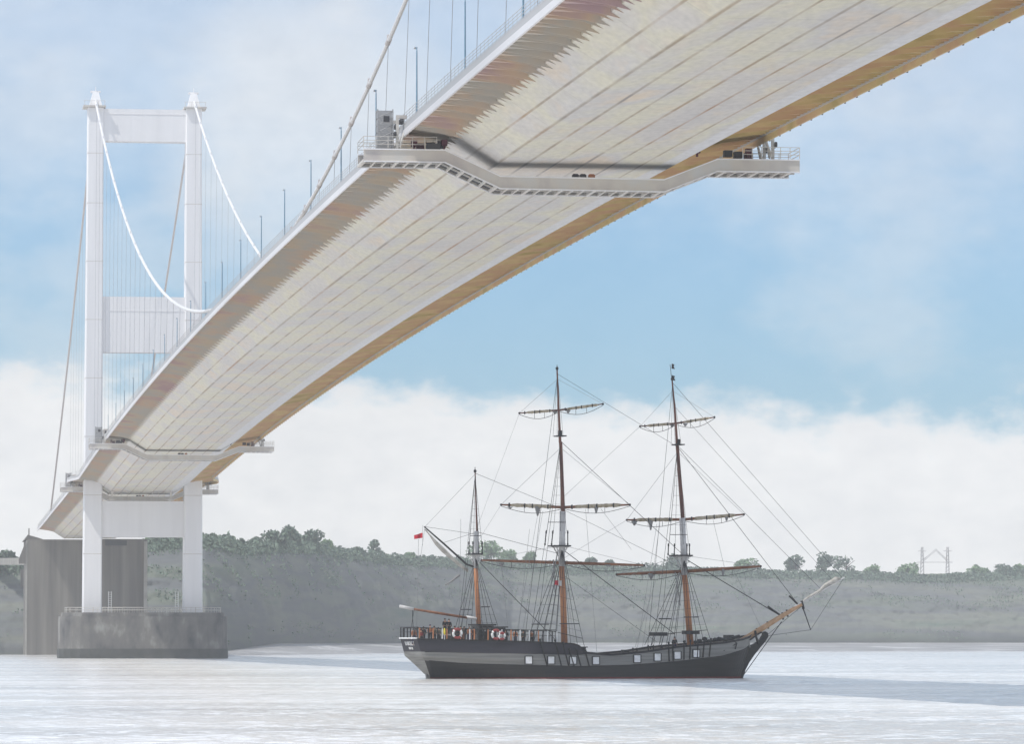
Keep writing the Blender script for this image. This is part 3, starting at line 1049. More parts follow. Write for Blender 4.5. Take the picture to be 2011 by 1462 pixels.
# cap rails, rubbing strakes, decks
for side in (-1, 1):
    mb = MB()
    pts = [rail_line(u, -.04, .03) for u in us]
    mb.tube([Vector((p.x, p.y * -side, p.z)) for p in pts], .075, 6)
    mb.build('cap_rail', M['black_hull'], ship)
    for tab, mt in ((BTOP, 'black_hull'), (GTOP, 'dark_hull')):
        mb = MB()
        mb.tube([Vector((q.x, q.y + side * .03, q.z)) for q in [hpt(u, zy(interp(tab, 805 + u * 665)), side) for u in us[1:-1]]], .06, 5)
        mb.build('rubbing_strake', M[mt], hull)
dk = MB()
vs = []
for u in us:
    pxn = 805 + u * 665
    z = zy(interp(RAIL, pxn))
    z = z - .12 if pxn < 1106 else (z - 1.0)
    b = hullB(u, z) - .06
    p = hpt(u, z)
    vs += [(p.x, -b, z), (p.x, b, z)]
dk.add(vs, [(2 * i, 2 * i + 2, 2 * i + 3, 2 * i + 1) for i in range(NU)])
dk.build('deck', M['deck_wood'], ship)
# transom rail board
zt = zy(1256)
MB().box((hpt(0, zt).x - .05, 0, zt + .05), (.18, hullB(0, zt) * 2 + .2, .14)).build('transom_rail', M['white'], ship)

# stern lettering
def lettering(s, z, size):
    cu = bpy.data.curves.new('t', 'FONT')
    cu.body = s
    cu.size = size
    cu.align_x = 'CENTER'
    cu.extrude = .015
    t = bpy.data.objects.new('t', cu)
    COL.objects.link(t)
    bpy.context.view_layer.update()
    me = bpy.data.meshes.new_from_object(t.evaluated_get(bpy.context.evaluated_depsgraph_get()))
    bpy.data.objects.remove(t)
    me.materials.clear(); me.materials.append(M['white'])
    o = bpy.data.objects.new('lettering', me)
    COL.objects.link(o); o.parent = hull
    xr = P(interp(STERN, z + size * .4), 1333).x
    slope = (P(interp(STERN, z + .4), 1333).x - P(interp(STERN, z), 1333).x) / .4
    yv = Vector((slope, 0, 1)).normalized()
    xv = Vector((0, -1, 0))
    zv = xv.cross(yv)
    mt = Matrix((xv, yv, zv)).transposed().to_4x4()
    mt.translation = Vector((P(interp(STERN, z), 1333).x, 0, z)) + zv * .03
    o.matrix_local = mt


lettering('KASKELOT', 3.55, .62)
lettering('BRISTOL', 3.12, .36)

# rudder
mb = MB()
mb.plate([P(833, 1304), P(841, 1303), P(851, 1333), P(852, 1345), P(838, 1345), P(836, 1322)], (0, .35, 0))
mb.build('rudder', M['grey_hull'], ship)

# stem knee and head rails
mb = MB()
mb.plate([P(a, b) for a, b in ((1450, 1340), (1458, 1333), (1463, 1317), (1470, 1303), (1480, 1288), (1492, 1273), (1502, 1261), (1508, 1251), (1507, 1244), (1502, 1241), (1497, 1243), (1497, 1248), (1492, 1256), (1482, 1264), (1470, 1270), (1460, 1276), (1454, 1290), (1448, 1310))], (0, .34, 0))
mb.build('stem_knee', M['black_hull'], ship)
for yl in (-.55, .55):
    MB().tube([P(1455, 1262, yl * 2.4), P(1474, 1257, yl * 1.6), P(1488, 1247, yl), P(1495, 1243, yl * .5)], .09, 6).build('head_rail', M['black_hull'], ship)
    MB().tube([P(1489, 1266, yl * .3), P(1485, 1252, yl), P(1483, 1240, yl * .6)], .13, 6).build('head_timber', M['black_hull'], ship)
    MB().tube([P(1472, 1272, yl * .5), P(1470, 1254, yl * 1.5)], .1, 6).build('head_timber', M['grey_hull'], ship)

# gun port windows, near side
for px, py in ((1038, 1297.5), (1082, 1297.5), (1125, 1298), (1170, 1298.5), (1251, 1295), (1291, 1292), (1330, 1288.5), (1367, 1285)):
    for side in (-1, 1):
        z = zy(py)
        u = find_u(px, z)
        a, b = hpt(u - .005, z, side), hpt(u + .005, z, side)
        rz = math.atan2(b.y - a.y, b.x - a.x)
        c = hpt(u, z, side)
        c.y += side * .03
        r = Matrix.Rotation(rz, 3, 'Z')
        fr = MB()
        for dx, dz_, sx, sz in ((-.40, 0, .09, .88), (.40, 0, .09, .88), (0, .41, .71, .07), (0, -.41, .71, .07)):
            fr.box(c + r @ Vector((dx, side * .03, dz_)), (sx, .12, sz), rot=r)
        f = fr.build('port_frame', M['black_hull'], ship)
        MB().box(c, (.73, .1, .77), rot=r).build('port_panel', M['port_white'], f)
# channels / chainplates
for px in (1065, 1094, 1109, 1122, 1136, 1153, 1313, 1321, 1343, 1355, 1370, 1382, 1395):
    mb = MB()
    z0 = zy(interp(BTOP, px)) - .05
    z1_ = zy(interp(RAIL, px)) + .25
    u = find_u(px, (z0 + z1_) / 2)
    a, b = hpt(u, z0), hpt(u - .002, z1_)
    mb.tube([a + Vector((0, -.08, 0)), (a + b) / 2 + Vector((0, -.12, 0)), b + Vector((0, -.16, 0))], .075, 5)
    mb.ball(b + Vector((0, -.16, .1)), .16, 6)
    mb.build('chainplate', M['black_hull'], ship)


# masts ---------------------------------------------------------------
def spar(parent, name, pts, r, mat, n=10, fn=P, arg=0.0):
    return MB().tube([fn(a, b, arg) for a, b in pts], r, n).build(name, M[mat], parent, smooth=True)


def mast(low, dbl, top, tg, r0, topy, xtree):
    m_ = spar(ship, 'lower_mast', low, [r0, r0 * .92, r0 * .85], 'mast_orange')
    spar(m_, 'mast_doubling', dbl, r0 * .9, 'mast_white')
    if top: spar(m_, 'topmast', top, [r0 * .62, r0 * .5], 'mast_purple')
    if tg: spar(m_, 'topgallant_mast', tg, [r0 * .42, r0 * .32, r0 * .22], 'mast_purple')
    # top platform
    x0, x1, y_ = topy
    a, b = P(x0, y_), P(x1, y_)
    mb = MB()
    c = (a + b) / 2
    mb.plate([(a.x, -1.1, c.z), (a.x, 1.1, c.z), (b.x - .3, 1.2, c.z), (b.x, .6, c.z), (b.x, -.6, c.z), (b.x - .3, -1.2, c.z)], (0, 0, .14))
    mb.build('mast_top', M['rig_black'], m_)
    mb = MB()
    for sy in (-.45, .45):
        mb.tube([(a.x + .2, sy, c.z - .1), (b.x - .2, sy, c.z - .1)], .09, 6)
        mb.tube([(c.x, sy * .5, c.z - 1.3), (c.x + .6, sy, c.z - .15)], .08, 6)
        mb.tube([(c.x, sy * .5, c.z - 1.3), (c.x - .6, sy, c.z - .15)], .08, 6)
    mb.build('crosstree', M['mast_white'], m_)
    if xtree:
        x, y_ = xtree
        c = P(x, y_)
        MB().box(c, (.9, 1.6, .12)).box(c + Vector((0, 0, .35)), (.35, .4, .5)).build('crosstree', M['rig_black'], m_)
    return m_


mm = mast([(1109, 1282), (1106, 1180), (1103, 1112)], [(1104, 1113), (1103, 1020), (1102, 1008)][:2] if 0 else [(1103, 1113), (1105, 1005)], [(1106, 1010), (1101, 868)], [(1100, 870), (1097, 800), (1094, 726)], .36, (1083, 1118, 1073), (1100, 857))
fmst = mast([(1356, 1268), (1350, 1190), (1344, 1128)], [(1344, 1130), (1340, 1018)], [(1341, 1020), (1330, 875)], [(1330, 880), (1326, 815), (1320, 748)], .36, (1321, 1357, 1092), (1332, 874))
mz = mast([(942, 1258), (937, 1170), (934, 1115)], [(934, 1117), (936, 1044)], None, [(937, 1046), (935, 990), (933, 928)], .27, (924, 945, 1089), None)
for a, b, m_ in (((1094, 727), (1094, 721), mm), ((1320, 748), (1320, 741), fmst), ((933, 929), (933, 922), mz)):
    MB().ball(P(a[0], a[1] - 3), (.18, .18, .2), 8).tube([P(*a), P(b[0], b[1] - 4)], .04, 5).build('truck', M['rig_black'], m_)
MB().tube([P(1319, 745), P(1316, 716)], .03, 5).build('pennant_pole', M['rig_black'], fmst)
for c in ((1321, 720), (1322, 743)):
    p = P(*c)
    MB().plate([p + Vector((-.1, 0, .3)), p + Vector((.2, 0, .22)), p + Vector((.12, 0, 0)), p + Vector((.25, 0, -.28)), p + Vector((-.12, 0, -.25))], (0, .06, 0)).build('pennant', M['rig_black'], fmst)

# black topmast deadeyes above each top
for m_, xs, ya, yb, dx in ((mm, (1073, 1086, 1101, 1109, 1115), 1042, 1072, -3), (fmst, (1313, 1325, 1342, 1349, 1354), 1068, 1091, -1), (mz, (921, 929, 940, 947), 1064, 1089, 0)):
    for k, x in enumerate(xs):
        yl = (-1.2, -.6, 0, .5, 1.1)[k]
        mb = MB()
        a, b = P(x, ya, yl), P(x + dx * (1 if k < 2 else 0), yb, yl)
        mb.tube([a, a + (b - a) * .12, b + (a - b) * .1, b], [.05, .06, .06, .05], 6)
        mb.ball(a + (b - a) * .15, (.11, .11, .2), 6)
        mb.ball(b + (a - b) * .08, (.11, .11, .16), 6)
        mb.build('deadeye_lanyard', M['rig_black'], m_)


# yards with furled sails ---------------------------------------------
def yard(mast_px, l, r, rad, mat, sail=None, bunts=(), sag=0.0, mid=None):
    mp = P(*mast_px)
    mp.x += .55
    a, b = Q(l[0], l[1], mp), Q(r[0], r[1], mp)
    c = Q(mid[0], mid[1], mp) if mid else (a + b) / 2
    pts, rr = [], []
    for k in range(17):
        t = k / 16
        p = a + (c - a) * (t * 2) if t < .5 else c + (b - c) * (t * 2 - 1)
        pts.append(p)
        rr.append(rad * (.45 + .55 * math.sin(math.pi * min(max(t * 1.0, .02), .98)) ** .5))
    y_ = MB().tube(pts, rr, 8).build('yard', M[mat], ship, smooth=True)
    for p in (a, b):
        MB().ball(p, (.14, .14, .14), 6).build('yard_arm_cap', M['rig_black'], y_)
    # footrope and its stirrups
    mb = MB()
    fr = []
    for k in range(17):
        t = k / 16
        if t <= .5: s_ = math.sin(math.pi * t * 2)
        else: s_ = math.sin(math.pi * (t * 2 - 1))
        fr.append(pts[k] + Vector((0, 0, -.15 - .62 * s_)))
        if k in (3, 5, 11, 13): mb.tube([pts[k], fr[-1]], .025, 4)
    mb.tube(fr, .028, 4)
    mb.build('footrope', M['rig_black'], y_)
    if sail:
        for (t0, t1) in ((.06, .43), (.55, .95)):
            mb = MB()
            sp_, sr = [], []
            for k in range(19):
                t = t0 + (t1 - t0) * k / 18
                i_ = min(int(t * 16), 15)
                p = pts[i_] + (pts[i_ + 1] - pts[i_]) * (t * 16 - i_)
                wob = .8 + .35 * random.random()
                e_ = min(1, min(k, 18 - k) / 3 + .25)
                sp_.append(p + Vector((.08, -.05, .06 - .05 * wob)))
                sr.append(sail * wob * e_)
            mb.tube(sp_, sr, 7)
            mb.build('furled_sail', M['canvas'], y_, smooth=True)
        for t in (.12, .2, .3, .38, .62, .7, .8, .9):
            i_ = int(t * 16)
            MB().tube([pts[i_] + Vector((-.02, 0, 0)), pts[i_] + Vector((.02, 0, .0)) + (pts[i_ + 1] - pts[i_]) * .12], sail * 1.08 + .02, 8).build('gasket', M['rig_black'], y_)
    for bx, by, w_, h_ in bunts:
        p = Q(bx, by, mp)
        q2 = p + Vector((0, 0, -h_ / SC))
        ww = w_ / SC / 2
        mb = MB()
        mb.sweep([[p + Vector((-ww, -.2, 0)), p + Vector((ww, -.2, 0)), p + Vector((ww, .2, 0)), p + Vector((-ww, .2, 0))],
                  [q2 * .5 + p * .5 + Vector((-ww * .6, -.2, 0)), q2 * .5 + p * .5 + Vector((ww * .45, -.2, 0)), q2 * .5 + p * .5 + Vector((ww * .45, .15, 0)), q2 * .5 + p * .5 + Vector((-ww * .6, .15, 0))],
                  [q2 + Vector((-.08, -.05, 0)), q2 + Vector((.05, -.05, 0)), q2 + Vector((.05, .05, 0)), q2 + Vector((-.08, .05, 0))]])
        mb.build('sail_bunt', M['rig_grey'], y_)
    return a, b, c


Y1 = yard((1104, 1107), (945, 1101), (1265, 1111), .17, 'yard_wood', None, [(985, 1106, 10, 8), (1196, 1110, 16, 4)])
Y2 = yard((1105, 993), (984, 992), (1237, 992), .15, 'yard_wood', .21, [(1056, 995, 11, 19), (1171, 995, 8, 14), (1002, 996, 10, 4)], mid=(1106, 997))
Y3 = yard((1098, 805), (1020, 812), (1184, 794), .10, 'mast_purple', .15, [(1090, 808, 8, 6), (1116, 806, 8, 6)], mid=(1099, 806))
Y4 = yard((1344, 1121), (1211, 1129), (1494, 1113), .19, 'yard_wood', None, [(1279, 1127, 14, 12), (1420, 1118, 6, 14)], mid=(1345, 1123))
Y5 = yard((1341, 1018), (1231, 1022), (1461, 1011), .15, 'yard_wood', .20, [(1278, 1022, 8, 20), (1246, 1024, 12, 9), (1427, 1015, 6, 9)], mid=(1343, 1021))
Y6 = yard((1327, 832), (1257, 838), (1403, 820), .10, 'mast_purple', .15, [(1320, 834, 8, 6), (1346, 832, 8, 6)], mid=(1328, 832))

# spanker gaff, boom, furled spanker, ensign halyard
gf = spar(ship, 'gaff', [(833, 1035), (872, 1069), (916, 1109), (930, 1114)], [.07, .1, .11, .1], 'rig_black')
mb = MB()
gp = [(834, 1037), (845, 1048), (858, 1061), (872, 1074), (888, 1090), (904, 1104), (918, 1114)]
lo = [(836, 1041), (845, 1055), (855, 1071), (868, 1085), (884, 1098), (902, 1113), (918, 1124)]
secs = []
for (a, b), (c, d_) in zip(gp, lo):
    t0, t1 = P(a, b + 3), P(c, d_)
    mdl = (t0 + t1) / 2
    secs.append([t0 + Vector((0, -.05, 0)), mdl + Vector((0, -.25, 0)), t1 + Vector((0, -.08, 0)), t1 + Vector((0, .08, 0)), mdl + Vector((0, .25, 0)), t0 + Vector((0, .05, 0))])
mb.sweep(secs)
mb.build('brailed_sail', M['canvas_white'], gf, smooth=True)
spar(gf, 'sail_foot', [(902, 1130), (893, 1137), (886, 1143), (874, 1150)], [.14, .12, .1, .08], 'rig_grey')
bm_ = spar(ship, 'boom', [(811, 1197), (860, 1205), (917, 1214)], [.12, .14, .14], 'yard_wood')
spar(bm_, 'boom_end', [(785, 1191.5), (812, 1197)], [.16, .17], 'mast_white')
spar(bm_, 'boom_jaw', [(916, 1212.5), (946, 1218)], [.15, .15], 'mast_white')
spar(bm_, 'sheet', [(810, 1199), (812, 1254)], .035, 'rig_black', 4)
spar(bm_, 'sheet', [(813, 1199), (808, 1232), (812, 1254)], .025, 'rig_black', 4)

# bowsprit and jib boom
bs = spar(ship, 'bowsprit', [(1452, 1263), (1500, 1233), (1540, 1208), (1574, 1188)], [.34, .31, .26, .2], 'bowsprit_tan')
jb = spar(bs, 'jib_boom', [(1560, 1193), (1600, 1168), (1640, 1146), (1658, 1135)], [.13, .12, .1, .08], 'mast_white')
mb = MB()
for (a, b, r_) in ((1582, 1179, .16), (1596, 1170, .2), (1612, 1161, .24), (1626, 1150, .3), (1636, 1143, .34), (1646, 1139, .2)):
    pass
mb.tube([P(x_, y_) for x_, y_ in ((1574, 1184), (1586, 1175), (1598, 1168), (1610, 1161), (1620, 1151), (1628, 1146), (1636, 1143), (1642, 1138), (1650, 1137))], [.1, .14, .15, .18, .2, .22, .3, .28, .12], 8)
mb.build('furled_jib', M['canvas_white'], bs, smooth=True)
MB().tube([P(1574, 1181), P(1578, 1197)], .16, 8).build('bowsprit_cap', M['rig_black'], bs)
spar(bs, 'dolphin_striker', [(1577, 1195), (1592, 1238)], [.07, .045], 'rig_black', 6)
for a in (1487, 1508, 1537, 1546):
    yb = 1263 - (a - 1452) * .612
    MB().tube([P(a - 1.2, yb - 7), P(a + 1.2, yb + 7)], .1, 6).build('gammoning', M['rig_black'], bs)


# standing rigging ------------------------------------------------------
def stay(a, b, r=.026, mat='rig_black', ya=0, yb=0, name='stay'):
    return MB().tube([P(a[0], a[1], ya), P(b[0], b[1], yb)], r, 4).build(name, M[mat], ship)


for a, b, r_ in [((1345, 1098), (1537, 1213), .045), ((1332, 880), (1569, 1190), .028), ((1331, 876), (1614, 1160), .02), ((1321, 752), (1655, 1137), .02), ((1326, 800), (1640, 1146), .016),
                 ((1105, 1080), (1325, 1246), .04), ((1102, 868), (1341, 1090), .028), ((1095, 735), (1330, 878), .018), ((1103, 1000), (1345, 1120), .018), ((1106, 1130), (1290, 1262), .018),
                 ((935, 1098), (1095, 1262), .035), ((935, 1045), (1104, 1090), .022), ((933, 930), (1103, 1000), .02), ((833, 1035), (934, 1050), .018), ((870, 1067), (935, 1046), .016),
                 ((1535, 1222), (1458, 1330), .045), ((1592, 1238), (1656, 1138), .022), ((1592, 1238), (1505, 1250), .022), ((1574, 1192), (1478, 1272), .022), ((933, 932), (834, 1036), .014)]:
    stay(a, b, r_)
for a, b in (((1508, 1192), (1532, 1209)), ((1550, 1171), (1570, 1191))):
    stay(a, b, .11, name='heart_block')
# lifts, braces, clew lines: thin lines from yards
for (yy, mtop, r_) in ((Y1, (1104, 1072), .016), (Y2, (1101, 880), .018), (Y3, (1095, 745), .014), (Y4, (1343, 1092), .016), (Y5, (1331, 888), .018), (Y6, (1321, 768), .014)):
    t_ = P(*mtop)
    for e_ in (yy[0], yy[1]):
        MB().tube([t_, e_], r_, 4).build('yard_lift', M['rig_grey'], ship)
for yy, targ in ((Y1, ((935, 1235), (1180, 1282))), (Y2, ((935, 1070), (1172, 1075))), (Y3, ((936, 1040), (1255, 1060))), (Y4, ((1106, 1215), (1245, 1276))), (Y5, ((1103, 1100), (1310, 1090))), (Y6, ((1103, 980), (1480, 1080)))):
    MB().tube([yy[0], P(*targ[0])], .016, 4).build('brace', M['rig_grey'], ship)
for x0, y0_, x1, y1_ in ((1058, 1000, 1010, 1270), (1066, 1005, 1022, 1268), (1080, 1110, 1048, 1262), (985, 1110, 1000, 1262), (1040, 1040, 1018, 1240), (1290, 1030, 1252, 1272), (1296, 1028, 1262, 1272), (1288, 1140, 1246, 1276), (1230, 1135, 1262, 1120),
                         (1440, 1118, 1500, 1245), (1150, 1000, 1172, 1282), (1180, 1000, 1240, 1080), (822, 1060, 818, 1250), (834, 1038, 824, 1110), (905, 1020, 902, 1250), (1400, 1020, 1425, 1125), (1108, 1120, 1130, 1280), (1085, 1120, 1068, 1262)):
    stay((x0, y0_), (x1, y1_), .018, 'rig_grey', name='running_line')


def shroud_set(parent, top, xs, yb, side, topy=0, rat=(), nm='shrouds', r=.028, ybf=None):
    mb = MB()
    legs = []
    for k, x in enumerate(xs):
        yl = side
        a = P(top[0], top[1], topy * (1 if side > 0 else -1))
        b = P(x, yb if ybf is None else ybf(x), yl)
        mb.tube([a, b], r, 4)
        legs.append((a, b))
    for t in rat:
        pa = legs[0][0] + (legs[0][1] - legs[0][0]) * t
        pb = legs[-1][0] + (legs[-1][1] - legs[-1][0]) * t
        mb.tube([pa, pb], .011 if t != rat[-1] else .035, 4)
    return mb.build(nm, M['rig_black'], parent)


rl = lambda x: interp(RAIL, x) - 4
RATS = [.3 + .1 * k for k in range(6)] + [.87]
shroud_set(mm, (1104, 1078), (1064, 1078, 1092, 1108, 1122, 1136, 1150), 0, -3.7, .2, RATS, ybf=rl)
shroud_set(mm, (1104, 1078), (1034, 1048, 1062, 1076, 1090), 1262, 3.7, .2, RATS)
shroud_set(fmst, (1344, 1098), (1313, 1326, 1343, 1355, 1370, 1382, 1396), 0, -3.5, .2, RATS, ybf=rl)
shroud_set(fmst, (1344, 1098), (1266, 1280, 1294, 1308, 1322), 1268, 3.6, .2, RATS)
shroud_set(mz, (934, 1096), (938, 950, 962, 974, 986), 1256, -3.4, .15, RATS)
shroud_set(mz, (934, 1096), (888, 900, 912, 924), 1256, 3.4, .15, RATS[::2])
for m_, tp, xs, yb in ((mm, (1101, 868), (1074, 1087, 1101, 1112), 1044), (fmst, (1331, 878), (1314, 1326, 1342, 1352), 1070), (mz, (933, 935), (922, 930, 940, 946), 1066)):
    shroud_set(m_, tp, xs, yb, -.6, .1, [.3, .4, .5, .6, .7, .8, .9], r=.02, nm='topmast_shrouds')
for m_, tp, xs, yb in ((mm, (1095, 735), (1086, 1094, 1106), 858), (fmst, (1321, 758), (1318, 1326, 1338), 876)):
    shroud_set(m_, tp, xs, yb, -.2, .05, [], r=.016, nm='topgallant_shrouds')
# long backstays
for a, bl in (((1101, 868), ((1052, 1262), (1040, 1262))), ((1095, 735), ((1030, 1262),)), ((1331, 876), ((1296, 1268), (1284, 1268))), ((1321, 752), ((1272, 1270),)), ((933, 935), ((905, 1256), (898, 1256)))):
    for b in bl:
        stay(a, b, .022, yb=-2.5, name='backstay')
# pale rope bundles hanging down fore side of masts
for a, b in (((1087, 1100), (1090, 1165)), ((1334, 1125), (1322, 1200)), ((1326, 1125), (1336, 1190)), ((1096, 1080), (1080, 1160)), ((930, 1100), (922, 1180))):
    stay(a, b, .06, 'rig_grey', name='coiled_line')
for x0, x1, y_ in ((1044, 1078, 1227), (1099, 1138, 1226), (1294, 1318, 1216), (1343, 1372, 1213), (905, 926, 1198), (945, 962, 1193)):
    stay((x0, y_), (x1, y_), .05, ya=-3, yb=-3, name='shear_pole')

# poop railing with posts
pr = MB()
top = []
k = 0
pxs = [824 + 9.0 * i for i in range(31)]
for i, px in enumerate(pxs):
    z = zy(interp(RAIL, px))
    u = find_u(px, z)
    p = rail_line(u, .06, 0)
    h_ = 1.2 if px < 985 else 1.25
    pr.box(p + Vector((0, 0, h_ / 2)), (.11, .11, h_), mi=(0, 2, 2, 0, 2, 1)[i % 6] if px < 985 else (1, 2, 0, 2, 1, 2)[i % 6])
    top.append(p + Vector((0, 0, h_)))
    q2 = Vector((p.x, -p.y, p.z))
    pr.box(q2 + Vector((0, 0, h_ / 2)), (.1, .1, h_), mi=(2, 0, 1)[i % 3])
zt = zy(1256)
for i in range(6):
    yb_ = -2.7 + 5.4 * i / 5
    pr.box((hpt(0, zt).x + .05, yb_, zt + .62), (.1, .1, 1.25), mi=2)
xs0 = hpt(0, zt).x + .05
pr.tube([(xs0, 2.7, zt + 1.2), (xs0, -2.7, zt + 1.2)] + top, .05, 5, mi=2)
pr.tube([(xs0, 2.7, zt + .7), (xs0, -2.7, zt + .7)] + [p - Vector((0, 0, .5)) for p in top], .025, 4, mi=2)
pr.tube([(p.x, -p.y, p.z) for p in top], .05, 5, mi=2)
pr.build('poop_railing', [M['post_orange'], M['white'], M['black_hull']], ship)


def deck_box(name, x0, x1, ytop, ybot, mat, w=1.6, yc=0.0, par=None):
    a, b = P(x0, ytop, yc), P(x1, ybot, yc)
    mb = MB()
    mb.box(((a.x + b.x) / 2, yc, (a.z + b.z) / 2), (abs(b.x - a.x), w, abs(a.z - b.z)))
    return mb.build(name, M[mat], par or ship)


h1 = deck_box('deckhouse', 934, 962, 1230, 1262, 'black_hull', 2.4)
deck_box('deckhouse_roof', 928, 966, 1226.5, 1229.8, 'rig_black', 2.9, par=h1)
h2 = deck_box('charthouse', 964, 986, 1234, 1262, 'dark_hull', 2.2)
deck_box('charthouse_roof', 962, 990, 1231.5, 1233.8, 'rig_black', 2.6, par=h2)
for x in (940, 950):
    deck_box('window', x, x + 7, 1234, 1241, 'rig_grey', 2.46, par=h1)
hs = deck_box('helm_platform', 866, 892, 1249, 1262, 'rig_black', 2.0, .2)
mb = MB()
cw = P(906, 1245, 0)
for k in range(8):
    a = k * math.pi / 4
    mb.tube([cw, cw + Vector((0, math.cos(a) * .65, math.sin(a) * .65))], .03, 4)
for k in range(16):
    a, b = k * math.pi / 8, (k + 1) * math.pi / 8
    mb.tube([cw + Vector((0, math.cos(a) * .5, math.sin(a) * .5)), cw + Vector((0, math.cos(b) * .5, math.sin(b) * .5))], .04, 4)
mb.box(cw + Vector((.15, 0, -.45)), (.4, .3, .9))
mb.build('steering_wheel', M['yard_wood'], ship)
# waist furniture
sk = deck_box('skylight', 1118, 1144, 1273.5, 1286, 'dark_hull', 1.8)
deck_box('skylight_rail', 1113, 1148, 1271, 1273, 'rig_black', 1.9, par=sk)
for x in (1117, 1129, 1142):
    deck_box('skylight_post', x, x + 2.5, 1273, 1286, 'white' if x == 1129 else 'rig_black', 1.86, par=sk)
deck_box('capstan', 1222, 1233, 1277, 1290, 'rig_black', .8, -2.2)
for x in (1243, 1251, 1273, 1283, 1300):
    p = P(x, 1271 if x > 1260 else 1276, -2.8)
    MB().ball(p, (.14, .14, .2), 6).tube([p, p + Vector((0, 0, -.9))], .06, 5).build('belaying_post', M['rig_black'], ship)
for x0, x1, yt in ((1280, 1306, 1243), (1344, 1369, 1239.5)):
    o_ = deck_box('raised_board', x0, x1, yt, yt + 7, 'rig_black', 1.5, -1.0)
    for x in (x0 + 3, x1 - 3):
        spar(o_, 'board_leg', [(x, yt + 7), (x - 6 if x0 < 1300 else x, 1276)], .045, 'rig_black', 5, P, -1.5)
wn_ = deck_box('windlass', 1426, 1436, 1248, 1262, 'rig_black', 1.6)
MB().tube([P(1400, 1260, -1.5), P(1412, 1255, -1.5), P(1426, 1258, -1.5), P(1440, 1254, -1.4), P(1452, 1249, -1.2)], [.14, .2, .18, .2, .1], 7).build('anchor_tackle', M['rig_black'], ship)
mb = MB()
for x, y_, r_ in ((1375, 1259, .2), (1384, 1256, .26), (1392, 1260, .2), (1366, 1262, .2), (1404, 1257, .22), (1415, 1256, .16)):
    mb.ball(P(x, y_, -2.2), (r_ * 1.4, r_, r_), 6)
mb.build('coiled_rope', M['rig_black'], ship)
# anchor on the bow
a = P(1434, 1270, -2.9)
MB().tube([a + Vector((-.9, -.25, -.5)), a + Vector((.9, .3, .3))], .07, 6).tube([a + Vector((.6, 0, -.3)), a + Vector((.9, .3, .3)), a + Vector((.3, .2, .6))], .08, 6).build('anchor', M['rig_black'], ship)


# life rings, people, flags ----------------------------------------------
def to_world(l): return SO + KX * l.x + KY * l.y + Vector((0, 0, l.z))


def lifebuoy(px, py, label, r=.46):
    u = find_u(px, 4.2)
    p = rail_line(u, -.12, 0)
    c = to_world(Vector((p.x, p.y, zy(py))))
    root = empty('lifebuoy', c, label, 'lifebuoy', 'life rings on the poop rail', rz=SROT)
    for q_ in range(4):
        mb = MB()
        mb.tube([(r * math.cos(a), 0, r * math.sin(a)) for a in [q_ * math.pi / 2 + math.pi / 2 * k / 6 + math.pi / 4 for k in range(7)]], .14, 8)
        mb.build('ring_segment', M['red_cloth'] if q_ % 2 == 0 else M['white'], root, smooth=True)


lifebuoy(897, 1246, 'red and white ring lifebuoy left of the dark deckhouse')
lifebuoy(973, 1248, 'red and white ring lifebuoy right of the dark deckhouse')
lifebuoy(984, 1251, 'smaller ring lifebuoy overlapping the one right of the deckhouse', .32)


def skinned(name, verts, edges, rad, mat, parent):
    me = bpy.data.meshes.new(name)
    me.from_pydata(verts, edges, [])
    me.materials.append(mat)
    o = bpy.data.objects.new(name, me)
    COL.objects.link(o)
    o.parent = parent
    md = o.modifiers.new('skin', 'SKIN')
    if not me.skin_vertices:
        import bmesh
        bm = bmesh.new(); bm.from_mesh(me); bm.verts.layers.skin.verify(); bm.to_mesh(me); bm.free()
    for sv, r_ in zip(me.skin_vertices[0].data, rad):
        sv.radius = r_ if isinstance(r_, tuple) else (r_, r_)
    me.skin_vertices[0].data[0].use_root = True
    md.use_smooth_shade = True
    o.modifiers.new('sub', 'SUBSURF').levels = 1
    o.modifiers['sub'].render_levels = 1
    return o


